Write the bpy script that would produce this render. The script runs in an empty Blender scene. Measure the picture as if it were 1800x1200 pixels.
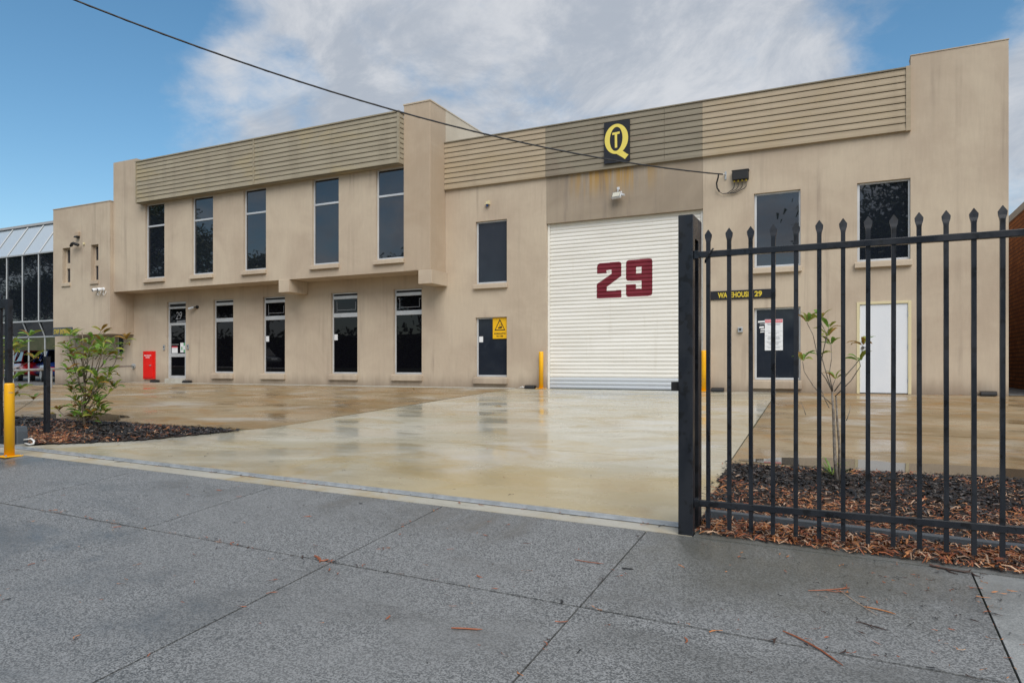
import bpy, bmesh, math, random
from mathutils import Vector, Matrix
R = math.radians
random.seed(29)
S = bpy.context.scene
COL = S.collection

# ------------------------------------------------------------------ camera, sky, sun, exposure
YAW = 25.925
cam_d = bpy.data.cameras.new('camera'); cam = bpy.data.objects.new('camera', cam_d); COL.objects.link(cam)
cam.location = (0, -17, .6); cam.rotation_euler = (R(90), 0, R(YAW))
cam_d.sensor_width = 36; cam_d.lens = 24.5; cam_d.shift_y = 43 / 1800
cam_d.clip_start = .05; cam_d.clip_end = 1500
S.camera = cam
S.view_settings.view_transform = 'Standard'; S.view_settings.look = 'None'
S.view_settings.exposure = 0.98; S.view_settings.gamma = 1; S.view_settings.use_curve_mapping = False

SUN_EL, SUN_AZ = 48, 142          # azimuth clockwise from +Y
W = bpy.data.worlds.new('World'); S.world = W; W.use_nodes = True

class NT:
    """small node helper"""
    def __init__(s, tree): s.t = tree
    def n(s, typ, ins=None, **kw):
        nd = s.t.nodes.new(typ)
        for k, v in kw.items(): setattr(nd, k, v)
        for k, v in (ins or {}).items():
            if isinstance(v, bpy.types.NodeSocket): s.t.links.new(v, nd.inputs[k])
            else: nd.inputs[k].default_value = v
        return nd
    def math(s, op, a, b=0., c=None, clamp=False):
        d = {0: a, 1: b}
        if c is not None: d[2] = c
        return s.n('ShaderNodeMath', d, operation=op, use_clamp=clamp).outputs[0]
    def mix(s, f, a, b, blend='MIX'):
        nd = s.n('ShaderNodeMix', None, data_type='RGBA', blend_type=blend)
        for k, v in ((0, f), (6, a), (7, b)):
            if isinstance(v, bpy.types.NodeSocket): s.t.links.new(v, nd.inputs[k])
            else: nd.inputs[k].default_value = v if k == 0 else ((*v, 1) if len(v) == 3 else v)
        return nd.outputs[2]
    def ramp(s, f, lo, hi, a=0., b=1.):
        return s.n('ShaderNodeMapRange', {0: f, 1: lo, 2: hi, 3: a, 4: b}, clamp=True, interpolation_type='SMOOTHSTEP').outputs[0]
    def noise(s, vec, scale, detail=4., rough=.55, dist=0., out=0):
        return s.n('ShaderNodeTexNoise', {'Vector': vec, 'Scale': scale, 'Detail': detail, 'Roughness': rough, 'Distortion': dist}).outputs[out]
    def scale(s, vec, x, y, z, off=(0, 0, 0)):
        m = s.n('ShaderNodeMapping', {'Vector': vec, 'Scale': (x, y, z), 'Location': off})
        return m.outputs[0]

def build_world():
    T = W.node_tree; T.nodes.clear(); N = NT(T)
    dirv = N.n('ShaderNodeTexCoord').outputs['Generated']
    sky = N.n('ShaderNodeTexSky', sky_type='NISHITA', sun_disc=False, sun_elevation=R(SUN_EL), sun_rotation=R(SUN_AZ),
              altitude=0, air_density=1.0, dust_density=.8, ozone_density=1.6).outputs[0]
    hsv = N.n('ShaderNodeHueSaturation', {'Hue': .488, 'Saturation': 1.2, 'Value': .72, 'Color': sky}).outputs[0]
    sep = N.n('ShaderNodeSeparateXYZ', {0: dirv})
    z = N.math('MAXIMUM', sep.outputs[2], 0.0)
    k = N.math('DIVIDE', 1.0, N.math('ADD', z, .55))
    flat = N.n('ShaderNodeVectorMath', {0: dirv, 3: k}, operation='SCALE').outputs[0]
    flat = N.scale(flat, 1.35, 1.35, 2.0, (3.1, 1.7, .4))
    n1 = N.noise(flat, 1.5, 9., .58, .25)
    n2 = N.noise(flat, 3.6, 8., .60, .2)
    nn = N.math('ADD', N.math('MULTIPLY', n1, .68), N.math('MULTIPLY', n2, .32))
    cov = N.math('ADD', nn, .115)
    def lobe(px, py, r0, r1, amt, cov):
        u = px - 900; s_, c_ = math.sin(R(YAW)), math.cos(R(YAW))
        d = Vector((-s_ * 1225 + c_ * u, c_ * 1225 + s_ * u, 643 - py)).normalized()
        dot = N.n('ShaderNodeVectorMath', {0: dirv, 1: d}, operation='DOT_PRODUCT').outputs['Value']
        m = N.ramp(dot, math.cos(R(r1)), math.cos(R(r0)), 0., amt)
        return N.math('ADD', cov, m)
    cov = lobe(20, 160, 3, 19, -.40, cov)
    cov = lobe(500, 150, .5, 4, -.10, cov)
    cov = lobe(1590, 30, 1, 8, -.22, cov)
    cov = lobe(1350, 90, .5, 4, -.08, cov)
    cov = lobe(640, 60, 2, 10, .07, cov)
    cov = lobe(370, 180, 1, 7, .22, cov)
    cov = lobe(1080, 110, 4, 17, .09, cov)
    cov = lobe(1430, 150, 1, 5, .12, cov)
    cov = lobe(1790, 180, 1, 6, .14, cov)
    n3 = N.noise(flat, 11., 6., .6, .3)
    cov = N.math('ADD', cov, N.math('MULTIPLY', N.math('SUBTRACT', n3, .5), .22))
    a = N.math('MULTIPLY', N.ramp(cov, .47, .72), .95)
    a = N.math('MULTIPLY', a, N.ramp(sep.outputs[2], -.02, .12, .55, 1.))
    shade = N.ramp(N.noise(N.scale(flat, 1, 1, 1, (7, 2, 1)), 3.0, 9., .66, .7), .38, .66)
    ccol = N.mix(shade, (2.25, 2.46, 2.80), (3.45, 3.53, 3.70))
    c = N.mix(a, hsv, ccol)
    bg = N.n('ShaderNodeBackground', {0: c, 1: .1})
    out = N.n('ShaderNodeOutputWorld'); T.links.new(bg.outputs[0], out.inputs[0])
build_world()

sun_d = bpy.data.lights.new('sun', 'SUN'); sun = bpy.data.objects.new('sun', sun_d); COL.objects.link(sun)
sun_d.energy = 1.5; sun_d.angle = R(50); sun_d.color = (1, .95, .88)
sv = Vector((math.sin(R(SUN_AZ)) * math.cos(R(SUN_EL)), math.cos(R(SUN_AZ)) * math.cos(R(SUN_EL)), math.sin(R(SUN_EL))))
sun.rotation_euler = sv.to_track_quat('Z', 'Y').to_euler()

# ------------------------------------------------------------------ ground heights
def sm(a, b, x):
    t = min(1, max(0, (x - a) / (b - a))); return t * t * (3 - 2 * t)
GY = -12.4
def zgate(x):
    x = min(6, max(-23, x)); return -.51 - .018 * (x + .9)
def gz(x, y):
    if y >= 0: z = 0.
    elif y > GY: z = zgate(x) * (-y / 12.4)
    elif y > -17.5: z = zgate(x) + .085 * (y - GY)
    elif y > -18.2: z = zgate(x) + .085 * (-17.5 - GY) - .12 * sm(0, .1, -17.5 - y)
    elif y > -26: z = -1.05
    else: z = -1.05 + 1.5 * sm(0, 3, -26 - y)
    if y > GY: z -= .15 * sm(23.75, 25.5, -x)
    return z

# ------------------------------------------------------------------ materials
def mat(name, col=(.5, .5, .5), rough=.6, metal=0., spec=.5, ior=1.5):
    m = bpy.data.materials.new(name); m.use_nodes = True
    b = m.node_tree.nodes['Principled BSDF']
    b.inputs['Base Color'].default_value = (*col, 1); b.inputs['Roughness'].default_value = rough
    b.inputs['Metallic'].default_value = metal; b.inputs['Specular IOR Level'].default_value = spec; b.inputs['IOR'].default_value = ior
    return m
def tex(m):
    N = NT(m.node_tree); b = m.node_tree.nodes['Principled BSDF']
    pos = N.n('ShaderNodeNewGeometry').outputs['Position']
    def link(sock, v): m.node_tree.links.new(v, b.inputs[sock])
    return N, pos, link
def bump(N, h, strength, dist=.01):
    return N.n('ShaderNodeBump', {'Height': h, 'Strength': strength, 'Distance': dist}).outputs[0]
def var(m, c1, c2, scale=(2, 2, 2), bs=60, bstr=.15, r=None, detail=5.):
    """colour drifting between two tones with a fine bump"""
    N, p, L = tex(m)
    L('Base Color', N.mix(N.ramp(N.noise(N.scale(p, *scale), 1., detail, .6, .3), .32, .68), c1, c2))
    if bstr: L('Normal', bump(N, N.noise(p, bs, 3.), bstr, .004))
    if r: L('Roughness', N.ramp(N.noise(p, 3.5, 4.), .3, .7, r[0], r[1]))
    return m

def render_mat(name, c_lo, c_hi, c_stain, amount):
    m = mat(name, c_hi, .85, spec=.25); N, p, L = tex(m)
    big = N.ramp(N.noise(N.scale(p, .55, .55, .7), 1., 6., .6, .4), .33, .67)
    c = N.mix(big, c_lo, c_hi)
    streak = N.ramp(N.noise(N.scale(p, 4.2, 4.2, .16), 1., 5., .62, .2), .50, .74)
    gate = N.ramp(N.noise(N.scale(p, .5, .5, .45, (4, 4, 9)), 1., 4., .55), .38, .66)
    c = N.mix(N.math('MULTIPLY', N.math('MULTIPLY', streak, gate), amount), c, c_stain)
    fine = N.ramp(N.noise(N.scale(p, 17, 17, 2.2), 1., 4., .7), .3, .7, .0, .12)
    c = N.mix(fine, c, (.30, .24, .18))
    sepz = N.n('ShaderNodeSeparateXYZ', {0: p}).outputs[2]
    foot = N.math('MULTIPLY', N.ramp(N.math('SUBTRACT', sepz, N.math('MULTIPLY', N.noise(N.scale(p, 2.4, 2.4, .4), 1., 5., .65), .62)), -.42, .12, 1., 0.), .72)
    c = N.mix(foot, c, (.20, .15, .11))
    L('Base Color', c)
    h = N.math('ADD', N.noise(p, 55, 4., .7), N.math('MULTIPLY', N.noise(p, 1.6, 3.), 3.))
    L('Normal', bump(N, h, .22, .012))
    return m
M = {}
M['render'] = render_mat('painted_render', (.475, .385, .293), (.565, .475, .362), (.31, .245, .195), .75)
M['render_stain'] = render_mat('stained_render', (.30, .245, .185), (.37, .305, .232), (.21, .172, .145), .8)
M['render_pink'] = render_mat('pinkish_render', (.445, .348, .252), (.505, .408, .305), (.33, .25, .19), .4)
M['render_pale'] = render_mat('pale_render', (.56, .49, .385), (.62, .55, .44), (.45, .38, .3), .3)
def rust_streaks(m):
    N, p, L = tex(m); b = m.node_tree.nodes['Principled BSDF']
    old = b.inputs['Base Color'].links[0].from_socket
    s = N.n('ShaderNodeSeparateXYZ', {0: p})
    mid = N.ramp(N.math('ABSOLUTE', N.math('ADD', s.outputs[0], 5.45)), .55, 1.5, 1., 0.)
    down = N.ramp(s.outputs[2], 4.75, 5.5, 0., 1.)
    st = N.ramp(N.noise(N.scale(p, 8, 8, .25), 1., 4., .6), .43, .58)
    c = N.mix(N.math('MULTIPLY', N.math('MULTIPLY', mid, down), st), old, (.40, .25, .09))
    pale = N.ramp(N.noise(N.scale(p, 6, 6, .2, (3, 3, 3)), 1., 4., .6), .55, .7, 0., .6)
    c = N.mix(N.math('MULTIPLY', pale, N.ramp(s.outputs[2], 4.4, 5.6)), c, (.46, .40, .32))
    dk = N.ramp(N.noise(N.scale(p, 3.4, 3.4, .3, (9, 3, 3)), 1., 4., .6), .52, .66, 0., .5)
    c = N.mix(dk, c, (.19, .155, .135))
    L('Base Color', c)
rust_streaks(M['render_stain'])

def board_mat(name, c1, c2, c3):
    m = mat(name, c1, .7, spec=.3); N, p, L = tex(m)
    c = N.mix(N.ramp(N.noise(N.scale(p, .8, .8, 9), 1., 5., .6, .2), .34, .66), c1, c2)
    c = N.mix(N.ramp(N.noise(N.scale(p, .45, .45, 1.1, (5, 5, 5)), 1., 5., .6, .5), .5, .7, 0, .75), c, c3)
    c = N.mix(N.ramp(N.noise(N.scale(p, 2.6, 2.6, .35, (1, 8, 2)), 1., 3., .5), .54, .72, 0, .28), c, tuple(v * .78 for v in c1))
    L('Base Color', c); L('Normal', bump(N, N.noise(N.scale(p, 4, 4, 90), 1., 3.), .2, .004)); return m
M['board_olive'] = board_mat('weathered_board', (.305, .265, .195), (.36, .318, .235), (.38, .315, .19))
M['board_tan'] = board_mat('tan_board', (.375, .303, .212), (.43, .352, .25), (.40, .315, .20))
M['board_dark'] = board_mat('stained_board', (.225, .195, .145), (.268, .235, .175), (.22, .165, .125))
M['alu'] = var(mat('aluminium_frame', (.62, .63, .64), .38, .35), (.58, .59, .60), (.68, .69, .70), bstr=0)
def glass_mat(name, col, ior=1.75, rough=.015):
    m = mat(name, col, rough, 0, .5, ior); N, p, L = tex(m)
    L('Normal', bump(N, N.noise(p, .8, 1.), .02, .02)); return m
M['glass'] = glass_mat('tinted_glass', (.010, .013, .020), 1.95)
M['glass_low'] = glass_mat('dark_glass', (.004, .004, .006), 1.42)
def film_mat():
    m = mat('filmed_glass', (.022, .028, .042), .1, 0, .5, 1.5); N, p, L = tex(m)
    c = N.mix(N.ramp(N.noise(N.scale(p, 5, 5, 1.2), 1., 6., .7, .6), .60, .78, 0, .35), (.018, .023, .034), (.12, .13, .15))
    L('Base Color', c); L('Roughness', N.ramp(N.noise(p, 3, 4.), .3, .7, .05, .22)); return m
M['film'] = film_mat()
M['glass_roof'] = mat('pale_roof_glazing', (.42, .48, .53), .18, 0, .5, 1.6)
M['black'] = mat('black_steel', (.012, .014, .019), .38, 0, .5)
def black_steel():
    m = M['black']; N, p, L = tex(m)
    L('Base Color', N.mix(N.ramp(N.noise(p, 11, 5., .6), .55, .60), (.013, .016, .022), (.005, .006, .008)))
    L('Roughness', N.ramp(N.noise(N.scale(p, 6, 6, 2), 1., 5., .6), .35, .65, .24, .55))
black_steel()
M['matt_black'] = mat('matt_black', (.012, .012, .013), .6)
def yellow_paint():
    m = mat('yellow_paint', (.78, .40, .006), .42); N, p, L = tex(m)
    c = N.mix(N.ramp(N.noise(p, 2.2, 4.), .35, .65), (.86, .42, .003), (.92, .48, .006))
    chips = N.ramp(N.noise(N.scale(p, 12, 12, 30), 1., 3., .5), .70, .73)
    c = N.mix(chips, c, (.32, .24, .15)); L('Base Color', c); L('Normal', bump(N, N.noise(p, 30, 3.), .06, .004)); return m
M['yellow'] = yellow_paint()
M['red'] = var(mat('red_enamel', (.75, .012, .008), .3), (.70, .010, .008), (.80, .016, .010), bstr=.02)
M['white'] = mat('white_paint', (.78, .79, .80), .5)
M['office_frame'] = mat('grey_office_frame', (.40, .42, .43), .45)
M['white_door'] = var(mat('white_door', (.72, .75, .78), .55), (.69, .72, .76), (.76, .78, .80), (1, 1, .5), bstr=.03)
M['cream'] = mat('cream_paint', (.66, .58, .36), .55)
def curtain():
    m = mat('cream_roller_curtain', (.72, .68, .58), .42); N, p, L = tex(m)
    c = N.mix(N.ramp(N.noise(N.scale(p, .5, .5, 8), 1., 4., .6), .35, .65), (.75, .725, .665), (.83, .81, .755))
    c = N.mix(N.ramp(N.noise(N.scale(p, 7, 7, .5), 1., 4., .6), .58, .75, 0, .14), c, (.50, .44, .34))
    L('Base Color', c); return m
M['curtain'] = curtain()
M['curtain_low'] = mat('galvanised_curtain', (.60, .63, .66), .38, .15)
M['maroon'] = var(mat('maroon_paint', (.17, .012, .022), .4), (.155, .010, .020), (.19, .016, .028), bstr=0)
M['galv'] = var(mat('galvanised_steel', (.5, .52, .53), .42, .6), (.42, .44, .45), (.58, .6, .61), (9, 9, 9), bstr=.03)
M['sign_black'] = mat('sign_black', (.014, .014, .018), .4)
M['sign_yellow'] = mat('sign_yellow', (.80, .66, .13), .5)
M['letter_yellow'] = mat('letter_yellow', (.66, .50, .04), .5)
M['warn_yellow'] = mat('warning_yellow', (.85, .48, .005), .45)
M['paper'] = mat('paper', (.80, .81, .82), .6)
M['notice_red'] = mat('notice_red', (.72, .10, .13), .6)
M['grey_print'] = mat('grey_print', (.42, .43, .45), .7)
M['green_print'] = mat('green_print', (.08, .36, .14), .6)
M['etch'] = mat('etched_line', (.30, .31, .33), .6)
M['cable'] = mat('black_cable', (.018, .019, .022), .55)
M['lens'] = mat('lamp_glass', (.62, .60, .50), .2)
M['grey_plastic'] = mat('grey_plastic', (.075, .09, .105), .5)
M['wire_white'] = mat('white_conduit', (.7, .7, .68), .5)
M['roof'] = mat('metal_roof', (.4, .4, .4), .5)

def concrete(name, c1, c2, c3, wet, st=(.35, 1.5), pale=None, spec=.5, streak_dir=0., front=False):
    """wet slab: soft drifts of brown over pale cement, water film where noise is low"""
    m = mat(name, c1, .3, spec=spec, ior=1.45); N, p, L = tex(m)
    pr = N.n('ShaderNodeVectorRotate', {'Vector': p, 'Angle': streak_dir}, rotation_type='Z_AXIS').outputs[0]
    c = N.mix(N.ramp(N.noise(N.scale(pr, st[0], st[1], 1), 1., 7., .62, .5), .34, .66), c1, c2)
    c = N.mix(N.ramp(N.noise(N.scale(pr, st[0] * 1.7, st[1] * 1.5, 1, (7, 3, 0)), 1., 8., .68, .9), .46, .68, 0, .85), c, c3)
    if pale: c = N.mix(N.ramp(N.noise(N.scale(pr, st[0] * 1.2, st[1] * .8, 1, (1, 9, 0)), 1., 7., .6, .5), .52, .72, 0, .8), c, pale)
    c = N.mix(N.ramp(N.noise(N.scale(pr, 1.5, 5, 1), 1., 8., .75, .6), .55, .75, 0, .6), c, tuple(v * .5 for v in c1))
    if front:      # silt carried to the gate: yellow fan on the low end, black grime along the track
        sx = N.n('ShaderNodeSeparateXYZ', {0: p})
        yy = N.math('ADD', sx.outputs[1], N.math('MULTIPLY', N.math('SUBTRACT', N.noise(p, .9, 7., .65), .5), 3.2))
        fan = N.math('MULTIPLY', N.ramp(yy, -11.2, -9.8, 1., 0.), N.ramp(sx.outputs[0], -4.8, -2.6, 0., 1.))
        c = N.mix(N.math('MULTIPLY', fan, .75), c, (.46, .36, .18))
        gr = N.math('ADD', sx.outputs[1], N.math('MULTIPLY', N.noise(N.scale(p, 3, 6, 1), 1., 7., .7), .42))
        c = N.mix(N.ramp(gr, -12.0, -11.85, .75, 0.), c, (.10, .09, .07))
    spk = N.ramp(N.noise(N.scale(pr, 16, 34, 1), 1., 5., .75), .56, .72, 0, .42); c = N.mix(spk, c, tuple(v * .42 for v in c1))
    g = N.noise(p, 210, 2., .6); c = N.mix(N.ramp(g, .3, .7, 0, .22), c, tuple(v * .5 for v in c1))
    L('Base Color', c)
    film = N.noise(N.scale(pr, st[0] * 1.5, st[1] * 1.6, 1, (2, 5, 0)), 1., 6., .6, .4)
    L('Roughness', N.ramp(film, .36, .66, wet[0], wet[1]))
    hh = N.math('ADD', N.noise(p, 160, 3., .6), N.math('MULTIPLY', N.noise(N.scale(pr, 2, 8, 1), 1., 3.), 2.5))
    L('Normal', bump(N, hh, .05, .004)); return m
M['drive'] = concrete('wet_pale_concrete', (.43, .395, .29), (.56, .535, .445), (.42, .325, .16), (.06, .36), (.42, .75), (.60, .61, .60), streak_dir=R(-12), front=True)
M['yard'] = concrete('wet_brown_concrete', (.25, .175, .09), (.37, .295, .19), (.31, .175, .065), (.16, .70), (.5, .8), (.47, .45, .40), spec=.2)
M['edge_strip'] = concrete('pale_edge_concrete', (.44, .42, .36), (.52, .50, .44), (.36, .32, .25), (.4, .75), (.8, .8))
M['band'] = concrete('gate_band_concrete', (.40, .38, .31), (.48, .46, .40), (.38, .30, .17), (.35, .7), (.6, .6))
def footpath_mat(name, base, dark, light):
    m = mat(name, base, .6, spec=.4); N, p, L = tex(m)
    big = N.ramp(N.noise(p, .75, 6., .6, .4), .32, .68)
    sp = N.n('ShaderNodeTexVoronoi', {'Vector': p, 'Scale': 150.}).outputs['Color']
    spv = N.n('ShaderNodeSeparateColor', {0: sp}).outputs[0]
    nz = N.noise(p, 105, 3., .7)
    f = N.math('ADD', N.math('MULTIPLY', spv, .42), N.math('MULTIPLY', nz, .9))
    grain = N.ramp(f, .46, .86)
    c = N.mix(grain, dark, light)
    c = N.mix(N.math('MULTIPLY', big, .38), c, base)
    damp = N.ramp(N.noise(N.scale(p, .6, .8, 1, (3.3, 1.2, 0)), 1., 7., .65, .6), .47, .66)
    sx = N.n('ShaderNodeSeparateXYZ', {0: p})
    wet = N.math('ADD', N.math('MULTIPLY', N.math('POWER', N.math('MULTIPLY', N.math('ADD', sx.outputs[0], .35), 1.0), 2.), .8), N.math('POWER', N.math('ADD', sx.outputs[1], 12.75), 2.))
    wet = N.math('MULTIPLY', N.ramp(N.math('ADD', wet, N.math('MULTIPLY', N.noise(p, 2.2, 6., .65), 1.3)), .55, 1.5, 1., 0.), .8)
    c = N.mix(N.math('MULTIPLY', damp, .55), c, (.075, .077, .072)); c = N.mix(N.math('MULTIPLY', wet, .62), c, (.075, .072, .05))
    damp = N.math('MAXIMUM', damp, wet)
    pale = N.ramp(N.noise(N.scale(p, .5, .9, 1, (8, 4, 0)), 1., 6., .6, .5), .50, .70, 0, .42); c = N.mix(pale, c, tuple(v * 1.4 for v in base))
    L('Base Color', c); L('Roughness', N.math('SUBTRACT', .62, N.math('MULTIPLY', damp, .36)))
    L('Normal', bump(N, f, .25, .003)); return m
M['path'] = footpath_mat('exposed_aggregate', (.165, .169, .168), (.062, .066, .068), (.295, .302, .301))
M['path_pale'] = footpath_mat('pale_footpath', (.27, .28, .275), (.20, .21, .21), (.34, .35, .345))
M['kerbing'] = footpath_mat('trowelled_edge', (.19, .195, .19), (.15, .155, .155), (.24, .25, .245))
M['joint'] = var(mat('joint_dirt', (.03, .028, .022), .9), (.020, .018, .014), (.075, .085, .028), (2.6, 2.6, 2.6))
M['earth'] = var(mat('grassy_earth', (.05, .06, .025), .9), (.035, .05, .018), (.075, .075, .04))
M['asphalt'] = var(mat('asphalt', (.05, .05, .052), .7), (.042, .042, .045), (.062, .062, .064), bs=120, bstr=.3)
M['soil'] = var(mat('wet_mulch_bed', (.022, .017, .013), .8), (.014, .011, .010), (.045, .025, .015), (5, 5, 5), 90, .6)
M['water'] = mat('puddle_water', (.10, .08, .055), .02, 0, .5, 1.33)
for nm, c in (('chip_black', (.012, .012, .013)), ('chip_dark', (.05, .026, .018)), ('chip_rust', (.30, .09, .035)), ('chip_orange', (.45, .18, .06)), ('chip_tan', (.52, .34, .22)), ('chip_grey', (.11, .095, .085))):
    M[nm] = mat(nm, c, .5)
def leaf_mat(nm, a, b, thru=.35):
    m = mat(nm, a, .32); N, p, L = tex(m)
    c = N.mix(N.ramp(N.noise(p, 22, 2.), .35, .65), a, b); L('Base Color', c)
    t = N.n('ShaderNodeBsdfTranslucent', {0: c}); mx = N.n('ShaderNodeMixShader', {0: thru, 1: m.node_tree.nodes['Principled BSDF'].outputs[0], 2: t.outputs[0]})
    m.node_tree.links.new(mx.outputs[0], m.node_tree.nodes['Material Output'].inputs[0]); return m
M['leaf_green'] = leaf_mat('leaf_green', (.13, .27, .035), (.23, .38, .065))
M['leaf_olive'] = leaf_mat('leaf_olive', (.26, .30, .04), (.36, .38, .065))
M['leaf_brown'] = leaf_mat('leaf_brown', (.26, .14, .025), (.36, .21, .04))
M['stem'] = var(mat('stem_bark', (.15, .12, .085), .8), (.12, .09, .06), (.20, .165, .12), (20, 20, 20))
M['stem_grey'] = var(mat('grey_stem_bark', (.2, .18, .15), .8), (.13, .10, .075), (.26, .235, .20), (25, 25, 25))
M['crown'] = leaf_mat('gum_foliage', (.06, .09, .024), (.13, .155, .048), .25)
M['bark'] = var(mat('gum_bark', (.22, .19, .16), .8), (.16, .13, .11), (.30, .27, .23), (6, 6, 2))

def brick_mat():
    m = mat('orange_brickwork', (.35, .14, .06), .85, spec=.2); N, p, L = tex(m)
    s = N.n('ShaderNodeSeparateXYZ', {0: p})
    u = N.math('ADD', s.outputs[0], s.outputs[1])
    v = N.n('ShaderNodeCombineXYZ', {0: u, 1: s.outputs[2], 2: 0.}).outputs[0]
    bt = N.n('ShaderNodeTexBrick', {'Vector': v, 'Color1': (.50, .19, .065, 1), 'Color2': (.36, .135, .05, 1), 'Mortar': (.06, .05, .045, 1),
             'Scale': 1., 'Mortar Size': .010, 'Mortar Smooth': .1, 'Bias': 0., 'Brick Width': .24, 'Row Height': .105})
    c = N.mix(N.ramp(N.noise(p, 3, 4.), .3, .7, 0, .4), bt.outputs[0], (.17, .06, .028))
    L('Base Color', c); L('Normal', bump(N, N.math('SUBTRACT', 1., bt.outputs[1]), .8, .012)); return m
M['brick'] = brick_mat()

# ------------------------------------------------------------------ mesh helpers
class MB:
    def __init__(s): s.v = []; s.f = []; s.mi = []
    def add(s, vs, fs, m=0):
        o = len(s.v); s.v += [tuple(x) for x in vs]; s.f += [tuple(i + o for i in f) for f in fs]; s.mi += [m] * len(fs); return s
    def box(s, x0, x1, y0, y1, z0, z1, m=0):
        return s.add([(x0, y0, z0), (x1, y0, z0), (x1, y1, z0), (x0, y1, z0), (x0, y0, z1), (x1, y0, z1), (x1, y1, z1), (x0, y1, z1)],
                     [(0, 3, 2, 1), (4, 5, 6, 7), (0, 1, 5, 4), (1, 2, 6, 5), (2, 3, 7, 6), (3, 0, 4, 7)], m)
    def quad(s, a, b, c, d, m=0): return s.add([a, b, c, d], [(0, 1, 2, 3)], m)
    def prism_x(s, x0, x1, prof, m=0):
        """profile of (y,z) points extruded along x"""
        n = len(prof)
        vs = [(x0, y, z) for y, z in prof] + [(x1, y, z) for y, z in prof]
        fs = [(i, (i + 1) % n, n + (i + 1) % n, n + i) for i in range(n)] + [tuple(range(n - 1, -1, -1)), tuple(range(n, 2 * n))]
        return s.add(vs, fs, m)
    def prism_y(s, y0, y1, prof, m=0):
        """outline of (x,z) points extruded along y"""
        n = len(prof)
        vs = [(x, y0, z) for x, z in prof] + [(x, y1, z) for x, z in prof]
        fs = [(i, (i + 1) % n, n + (i + 1) % n, n + i) for i in range(n)] + [tuple(range(n - 1, -1, -1)), tuple(range(n, 2 * n))]
        return s.add(vs, fs, m)
    def prism_z(s, z0, z1, prof, m=0):
        n = len(prof)
        vs = [(x, y, z0) for x, y in prof] + [(x, y, z1) for x, y in prof]
        fs = [(i, (i + 1) % n, n + (i + 1) % n, n + i) for i in range(n)] + [tuple(range(n - 1, -1, -1)), tuple(range(n, 2 * n))]
        return s.add(vs, fs, m)
    def tube(s, pts, r, n=8, m=0, caps=True):
        P = [Vector(p) for p in pts]; rr = r if isinstance(r, (list, tuple)) else [r] * len(P)
        rings = []; up = None
        for i, p in enumerate(P):
            t = (P[min(i + 1, len(P) - 1)] - P[max(i - 1, 0)]).normalized()
            if up is None:
                up = Vector((0, 0, 1)) if abs(t.z) < .9 else Vector((1, 0, 0))
            a = t.cross(up).normalized(); b = a.cross(t).normalized(); up = b
            rings.append([p + (a * math.cos(k * 2 * math.pi / n) + b * math.sin(k * 2 * math.pi / n)) * rr[i] for k in range(n)])
        vs = [v for ring in rings for v in ring]; fs = []
        for i in range(len(P) - 1):
            for k in range(n): fs.append((i * n + k, i * n + (k + 1) % n, (i + 1) * n + (k + 1) % n, (i + 1) * n + k))
        if caps: fs += [tuple(range(n - 1, -1, -1)), tuple((len(P) - 1) * n + k for k in range(n))]
        return s.add(vs, fs, m)
    def ribbon(s, pts, w, m=0, up=(0, 0, 1)):
        P = [Vector(p) for p in pts]; o = []
        for i, p in enumerate(P):
            t = (P[min(i + 1, len(P) - 1)] - P[max(i - 1, 0)]).normalized()
            a = t.cross(Vector(up)).normalized() * w * (.5 if 0 < i < len(P) - 1 else .22); o += [p - a, p + a]
        return s.add(o, [(2 * i, 2 * i + 1, 2 * i + 3, 2 * i + 2) for i in range(len(P) - 1)], m)
    def build(s, name, mats, parent=None, bevel=0, smooth=False, weld=False):
        me = bpy.data.meshes.new(name); me.from_pydata(s.v, [], s.f)
        if weld:
            bm = bmesh.new(); bm.from_mesh(me); bmesh.ops.remove_doubles(bm, verts=bm.verts, dist=1e-4); bm.to_mesh(me); bm.free(); s.mi = []
        for x in (mats if isinstance(mats, (list, tuple)) else [mats]): me.materials.append(M[x] if isinstance(x, str) else x)
        if any(s.mi): me.polygons.foreach_set('material_index', s.mi)
        if smooth: me.polygons.foreach_set('use_smooth', [True] * len(me.polygons))
        me.update()
        o = bpy.data.objects.new(name, me); COL.objects.link(o)
        if parent: o.parent = parent
        if bevel:
            b = o.modifiers.new('bevel', 'BEVEL'); b.width = bevel; b.segments = 2; b.limit_method = 'ANGLE'; b.angle_limit = R(40)
        if smooth:
            pass
        return o
def tag(o, label=None, cat=None, group=None, kind=None):
    if label: o['label'] = label
    if cat: o['category'] = cat
    if group: o['group'] = group
    if kind: o['kind'] = kind
    return o
def thing(name, label, cat, group=None):
    o = bpy.data.objects.new(name, None); COL.objects.link(o); o.empty_display_size = .2
    return tag(o, label, cat, group)
def grp(name, parent):
    o = bpy.data.objects.new(name, None); COL.objects.link(o); o.parent = parent; o.empty_display_size = .1; return o
def copy_tree(o, parent=None, data=None):
    c = o.copy(); COL.objects.link(c); c.parent = parent
    for ch in list(o.children): copy_tree(ch, c)
    return c
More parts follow.
